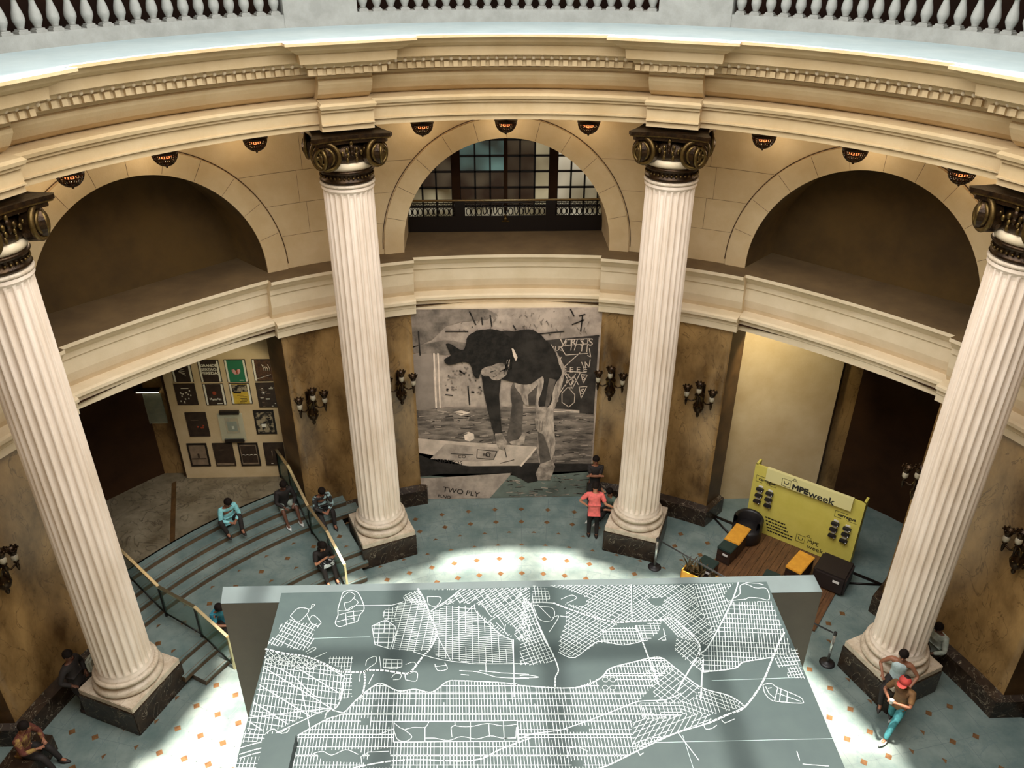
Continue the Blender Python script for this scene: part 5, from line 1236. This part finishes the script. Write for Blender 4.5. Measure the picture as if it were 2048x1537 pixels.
    for hp, kn, an in legs:
        o = MB(); c_ = an+V3((0, .05, -.045)); rows = []
        for i in range(9):
            u = i/8; y = -.09+.26*u; w = .045*sin(pi*min(1, max(.12, u*.9+.1)))+.012; h = .085 if u < .3 else .085-.05*(u-.3)/.7
            rows.append([c_+V3((w*cos(a), y-.04, -.035+h*.5+h*.5*sin(a))) for a in [2*pi*j/10 for j in range(10)]])
        o.grid(rows, shoes, True); o.add(rows[0], [tuple(range(10))], shoes); o.add(rows[-1], [tuple(range(10))[::-1]], shoes); o.build('shoe', t)
    t['_h'] = 0; del t['_h']
    return t, dict(hd=hd_, hl=hl, hr=hr_, fwd=fwd, up=up_h, nk=nk, ch=ch)
coral = cloth('coral_red', (236, 112, 104)); dkp = cloth('black_trousers', (34, 26, 22)); shoe = mat('dark_shoe', (36, 28, 24), .5); wshoe = mat('white_shoe', (206, 206, 200), .5)
aqua = cloth('pale_aqua_shirt', (150, 214, 214), (120, 186, 190)); teal = cloth('teal_shirt', (60, 142, 160), (40, 110, 130), 22); dkt = cloth('dark_top', (36, 28, 24)); greyT = cloth('grey_green_top', (104, 122, 108)); lgrey = cloth('pale_grey_cloth', (160, 168, 154)); jeans = cloth('teal_blue_jeans', (74, 150, 156), (50, 116, 122)); tank = cloth('white_tank_top', (196, 214, 214)); khaki = cloth('brown_yellow_top', (128, 92, 52), (84, 56, 34), 6); stripe = cloth('striped_top', (44, 38, 34), (168, 196, 196), 5, lo=.52, hi=.56); wht = cloth('crumpled_white_shirt', (178, 184, 172), (140, 148, 136), 8)
def toward(x, y): return atan2(-(x), (y))      # rotation that makes local +Y point along (x, y)
# 1 pink shirt, seen from behind, hand on the column base
person('person in coral shirt and black trousers seen from behind, one hand on hip', (2.30, 8.50, 0), toward(.1, 1), .93, (0, .10), (0, .03, .16), (-.20, .05, 1.04), (.53, .02, 1.02), (-.11, .02, 0), (.10, -.03, 0), skinC, coral, dkp, shoe, elL=(-1, -.2, 0), elR=(.6, -.3, -1), bulk=1.08, shirtlen=.04)
person('person in dark clothes with arms crossed standing by the mural edge', (2.48, 9.85, 0), toward(-.1, -1), .92, (0, .0), (0, .02, .15), (.13, .20, 1.20), (-.13, .20, 1.22), (-.12, 0, 0), (.12, .02, 0), skinA, dkt, dkp, shoe, elL=(-1, .1, -.7), elR=(1, .1, -.7))
person('person in grey green top sitting on the floor behind the column right of the mural', (3.0, 9.55, 0), toward(-.8, -.6), .12, (0, .12), (0, .05, .14), (-.2, .42, .40), (.25, .15, .66), (-.12, .72, 0), (.10, .80, 0), skinC, greyT, dkp, wshoe, kneeL=(0, .3, 1), kneeR=(0, .3, 1))
def radial(az, r, z, dx=0): p = pol(r, az, 0); return (p.x, p.y, 0), toward(-p.x, -p.y)
# seated on the steps; local z measured from the main floor
l_, f_ = radial(-42.4, 10.98, 0); person('person in pale aqua shirt hunched over on the top step', l_, f_, 1.22, (0, .16), (0, .09, .13), (-.05, .42, 1.36), (.09, .42, 1.36), (-.12, .52, .96), (.22, .40, .96), skinA, aqua, dkp, shoe, 'long', kneeL=(-.3, .4, 1), kneeR=(.5, .4, 1), bulk=1.08)
l_, f_ = radial(-34.4, 10.85, 0); person('person in dark jacket and pale shorts sitting on the steps left of the railing', l_, f_, 1.06, (0, .12), (0, .06, .14), (-.12, .40, 1.16), (.12, .40, 1.16), (-.16, .62, .64), (.18, .60, .64), skinB, dkt, lgrey, wshoe, 'long', shorts=True, kneeL=(-.2, .4, 1), kneeR=(.2, .4, 1))
l_, f_ = radial(-29.9, 10.28, 0); person('person in black and white patterned top looking down, right of the railing', l_, f_, .90, (0, .14), (0, .08, .13), (-.06, .42, 1.02), (.08, .42, 1.02), (-.14, .55, .48), (.14, .72, .48), skinA, stripe, dkp, shoe, 'long', kneeL=(-.2, .4, 1), kneeR=(.3, .4, 1), bulk=1.05)
t, J = person('person with long dark hair and dark top looking at a phone on the lower steps', radial(-34.2, 8.62, 0)[0], radial(-34.2, 8.5, 0)[1], .40+.10, (0, .10), (0, .07, .13), (-.06, .30, .84), (.06, .30, .86), (-.12, .52, .16), (.12, .50, .16), skinC, dkt, dkp, shoe, 'short', 'long', kneeL=(-.1, .5, 1), kneeR=(.1, .5, 1), bulk=.95)
o = MB(); o.bevbox((0, 0, 0), (.075, .012, .15), blk, .004, Matrix.Rotation(-.6, 3, 'X')); ph = o.build('phone'); ph.location = t.matrix_basis @ Vector((0, 0, 0)); R_ = Matrix.Rotation(t.rotation_euler.z, 4, 'Z'); ph.location = Vector(t.location)+(R_ @ Vector((0.0, .385, .90))).to_3d(); ph.rotation_euler = (0, 0, t.rotation_euler.z); tag(ph, 'black phone held by the long-haired person on the lower steps', 'phone')
o = MB(); o.bevbox((0, 0, .09), (.34, .26, .18), cloth('black_white_bag', (30, 28, 28), (206, 210, 206), 9, lo=.5, hi=.54), .04); bg_ = o.build('handbag'); R_ = Matrix.Rotation(t.rotation_euler.z, 4, 'Z'); bg_.location = Vector(t.location)+(R_ @ Vector((0, .30, .62))).to_3d(); bg_.rotation_euler = (0, 0, t.rotation_euler.z); tag(bg_, 'black and white bag on the lap of the long-haired person', 'bag')
l_, f_ = radial(-52.9, 8.66, 0); person('person in teal shirt half hidden by the left end of the grey platform', l_, f_, .58, (.10, .20), (.04, .10, .11), (-.06, .48, .70), (.12, .48, .70), (-.14, .50, .16), (.14, .50, .16), skinA, teal, dkp, shoe, 'short', kneeL=(-.2, .5, 1), kneeR=(.2, .5, 1))
# pair at the right column
person('person in white tank top with dark hair sitting on the right column plinth', (8.06, 2.78, 0), toward(-.55, -.8), .90, (0, .06), (0, .04, .15), (-.30, .28, 1.02), (.26, .26, 1.02), (-.12, .50, .28), (.12, .50, .30), skinA, tank, dkp, shoe, 'strap', kneeL=(-.2, .6, .6), kneeR=(.2, .6, .6))
t, J = person('person in red cap and blue jeans striding past the right column plinth', (7.83, 2.10, 0), toward(-.75, -.5), .90, (0, .06), (0, .05, .15), (-.06, .34, 1.16), (.10, .33, 1.12), (-.10, .42, 0), (.12, -.30, .03), skinA, khaki, jeans, wshoe, 'short', elL=(-1, -.2, -.6), elR=(1, -.2, -.6), kneeL=(0, 1, .1), kneeR=(0, 1, -.2))
o = MB(); hc = J['hd']+J['up']*.045; redm = cloth('red_cap_cloth', (150, 44, 36)); fwd, up_ = J['fwd'], J['up']; rg = fwd.cross(up_)
rows = []
for i in range(6):
    ph_ = pi/2*i/5; rows.append([hc+rg*.118*cos(ph_)*cos(a)+fwd*.125*cos(ph_)*sin(a)+up_*(.015+.115*sin(ph_)) for a in [2*pi*j/18 for j in range(18)]])
o.grid(rows, redm, True); o.grid([[hc+rg*.10*cos(a)+fwd*(.09+.02*sin(a))+up_*.03 for a in [pi*j/8 for j in range(9)]], [hc+rg*.10*cos(a)+fwd*(.10+.10*sin(a))+up_*.012 for a in [pi*j/8 for j in range(9)]]], redm)
o.build('cap', t)
o = MB(); o.lathe([(.03, -.05), (.04, .05), (.042, .055)], lab, 14); cu_ = o.build('cup'); R_ = Matrix.Rotation(t.rotation_euler.z, 4, 'Z'); cu_.location = Vector(t.location)+(R_ @ Vector((.02, .40, 1.18))).to_3d(); tag(cu_, 'white cup held by the person in the red cap', 'cup')
l_, f_ = radial(68.3, 10.25, 0); person('person in crumpled white shirt sitting in the dark behind the right column', l_, f_, .60, (0, .12), (0, .07, .14), (-.18, .42, .74), (.18, .42, .74), (-.16, .60, 0), (.16, .62, 0), skinB, wht, dkp, shoe, 'long', kneeL=(-.1, .5, 1), kneeR=(.1, .5, 1), bulk=1.1)
t, J = person('person in dark clothes standing in the shadow left of the far left column', (-9.35, 3.25, 0), toward(1, -.2), .92, (0, .02), (0, .03, .15), (-.22, .10, .92), (.24, .14, 1.0), (-.11, 0, 0), (.11, .04, 0), skinB, dkt, dkp, shoe, 'long')
o = MB(); o.bevbox((0, 0, 0), (.12, .26, .34), cloth('pale_bag_cloth', (176, 180, 166)), .04); b_ = o.build('shoulder_bag', loc=(-9.02, 3.42, 1.18)); tag(b_, 'pale shoulder bag carried by the dark-clothed person near the left column', 'bag')
bp_ = pol(10.05, -79.2, 0); person('person in dark clothes with reddish sleeves sitting on the black bench, bottom left', (bp_.x, bp_.y, 0), toward(1, -.1), .54, (0, .12), (0, .07, .13), (-.1, .40, .70), (.1, .40, .70), (-.12, .58, 0), (.14, .60, 0), skinA, cloth('reddish_brown_top', (96, 46, 34), (150, 120, 60), 5, lo=.5, hi=.6), dkp, shoe, 'long', kneeL=(0, .5, 1), kneeR=(0, .5, 1))
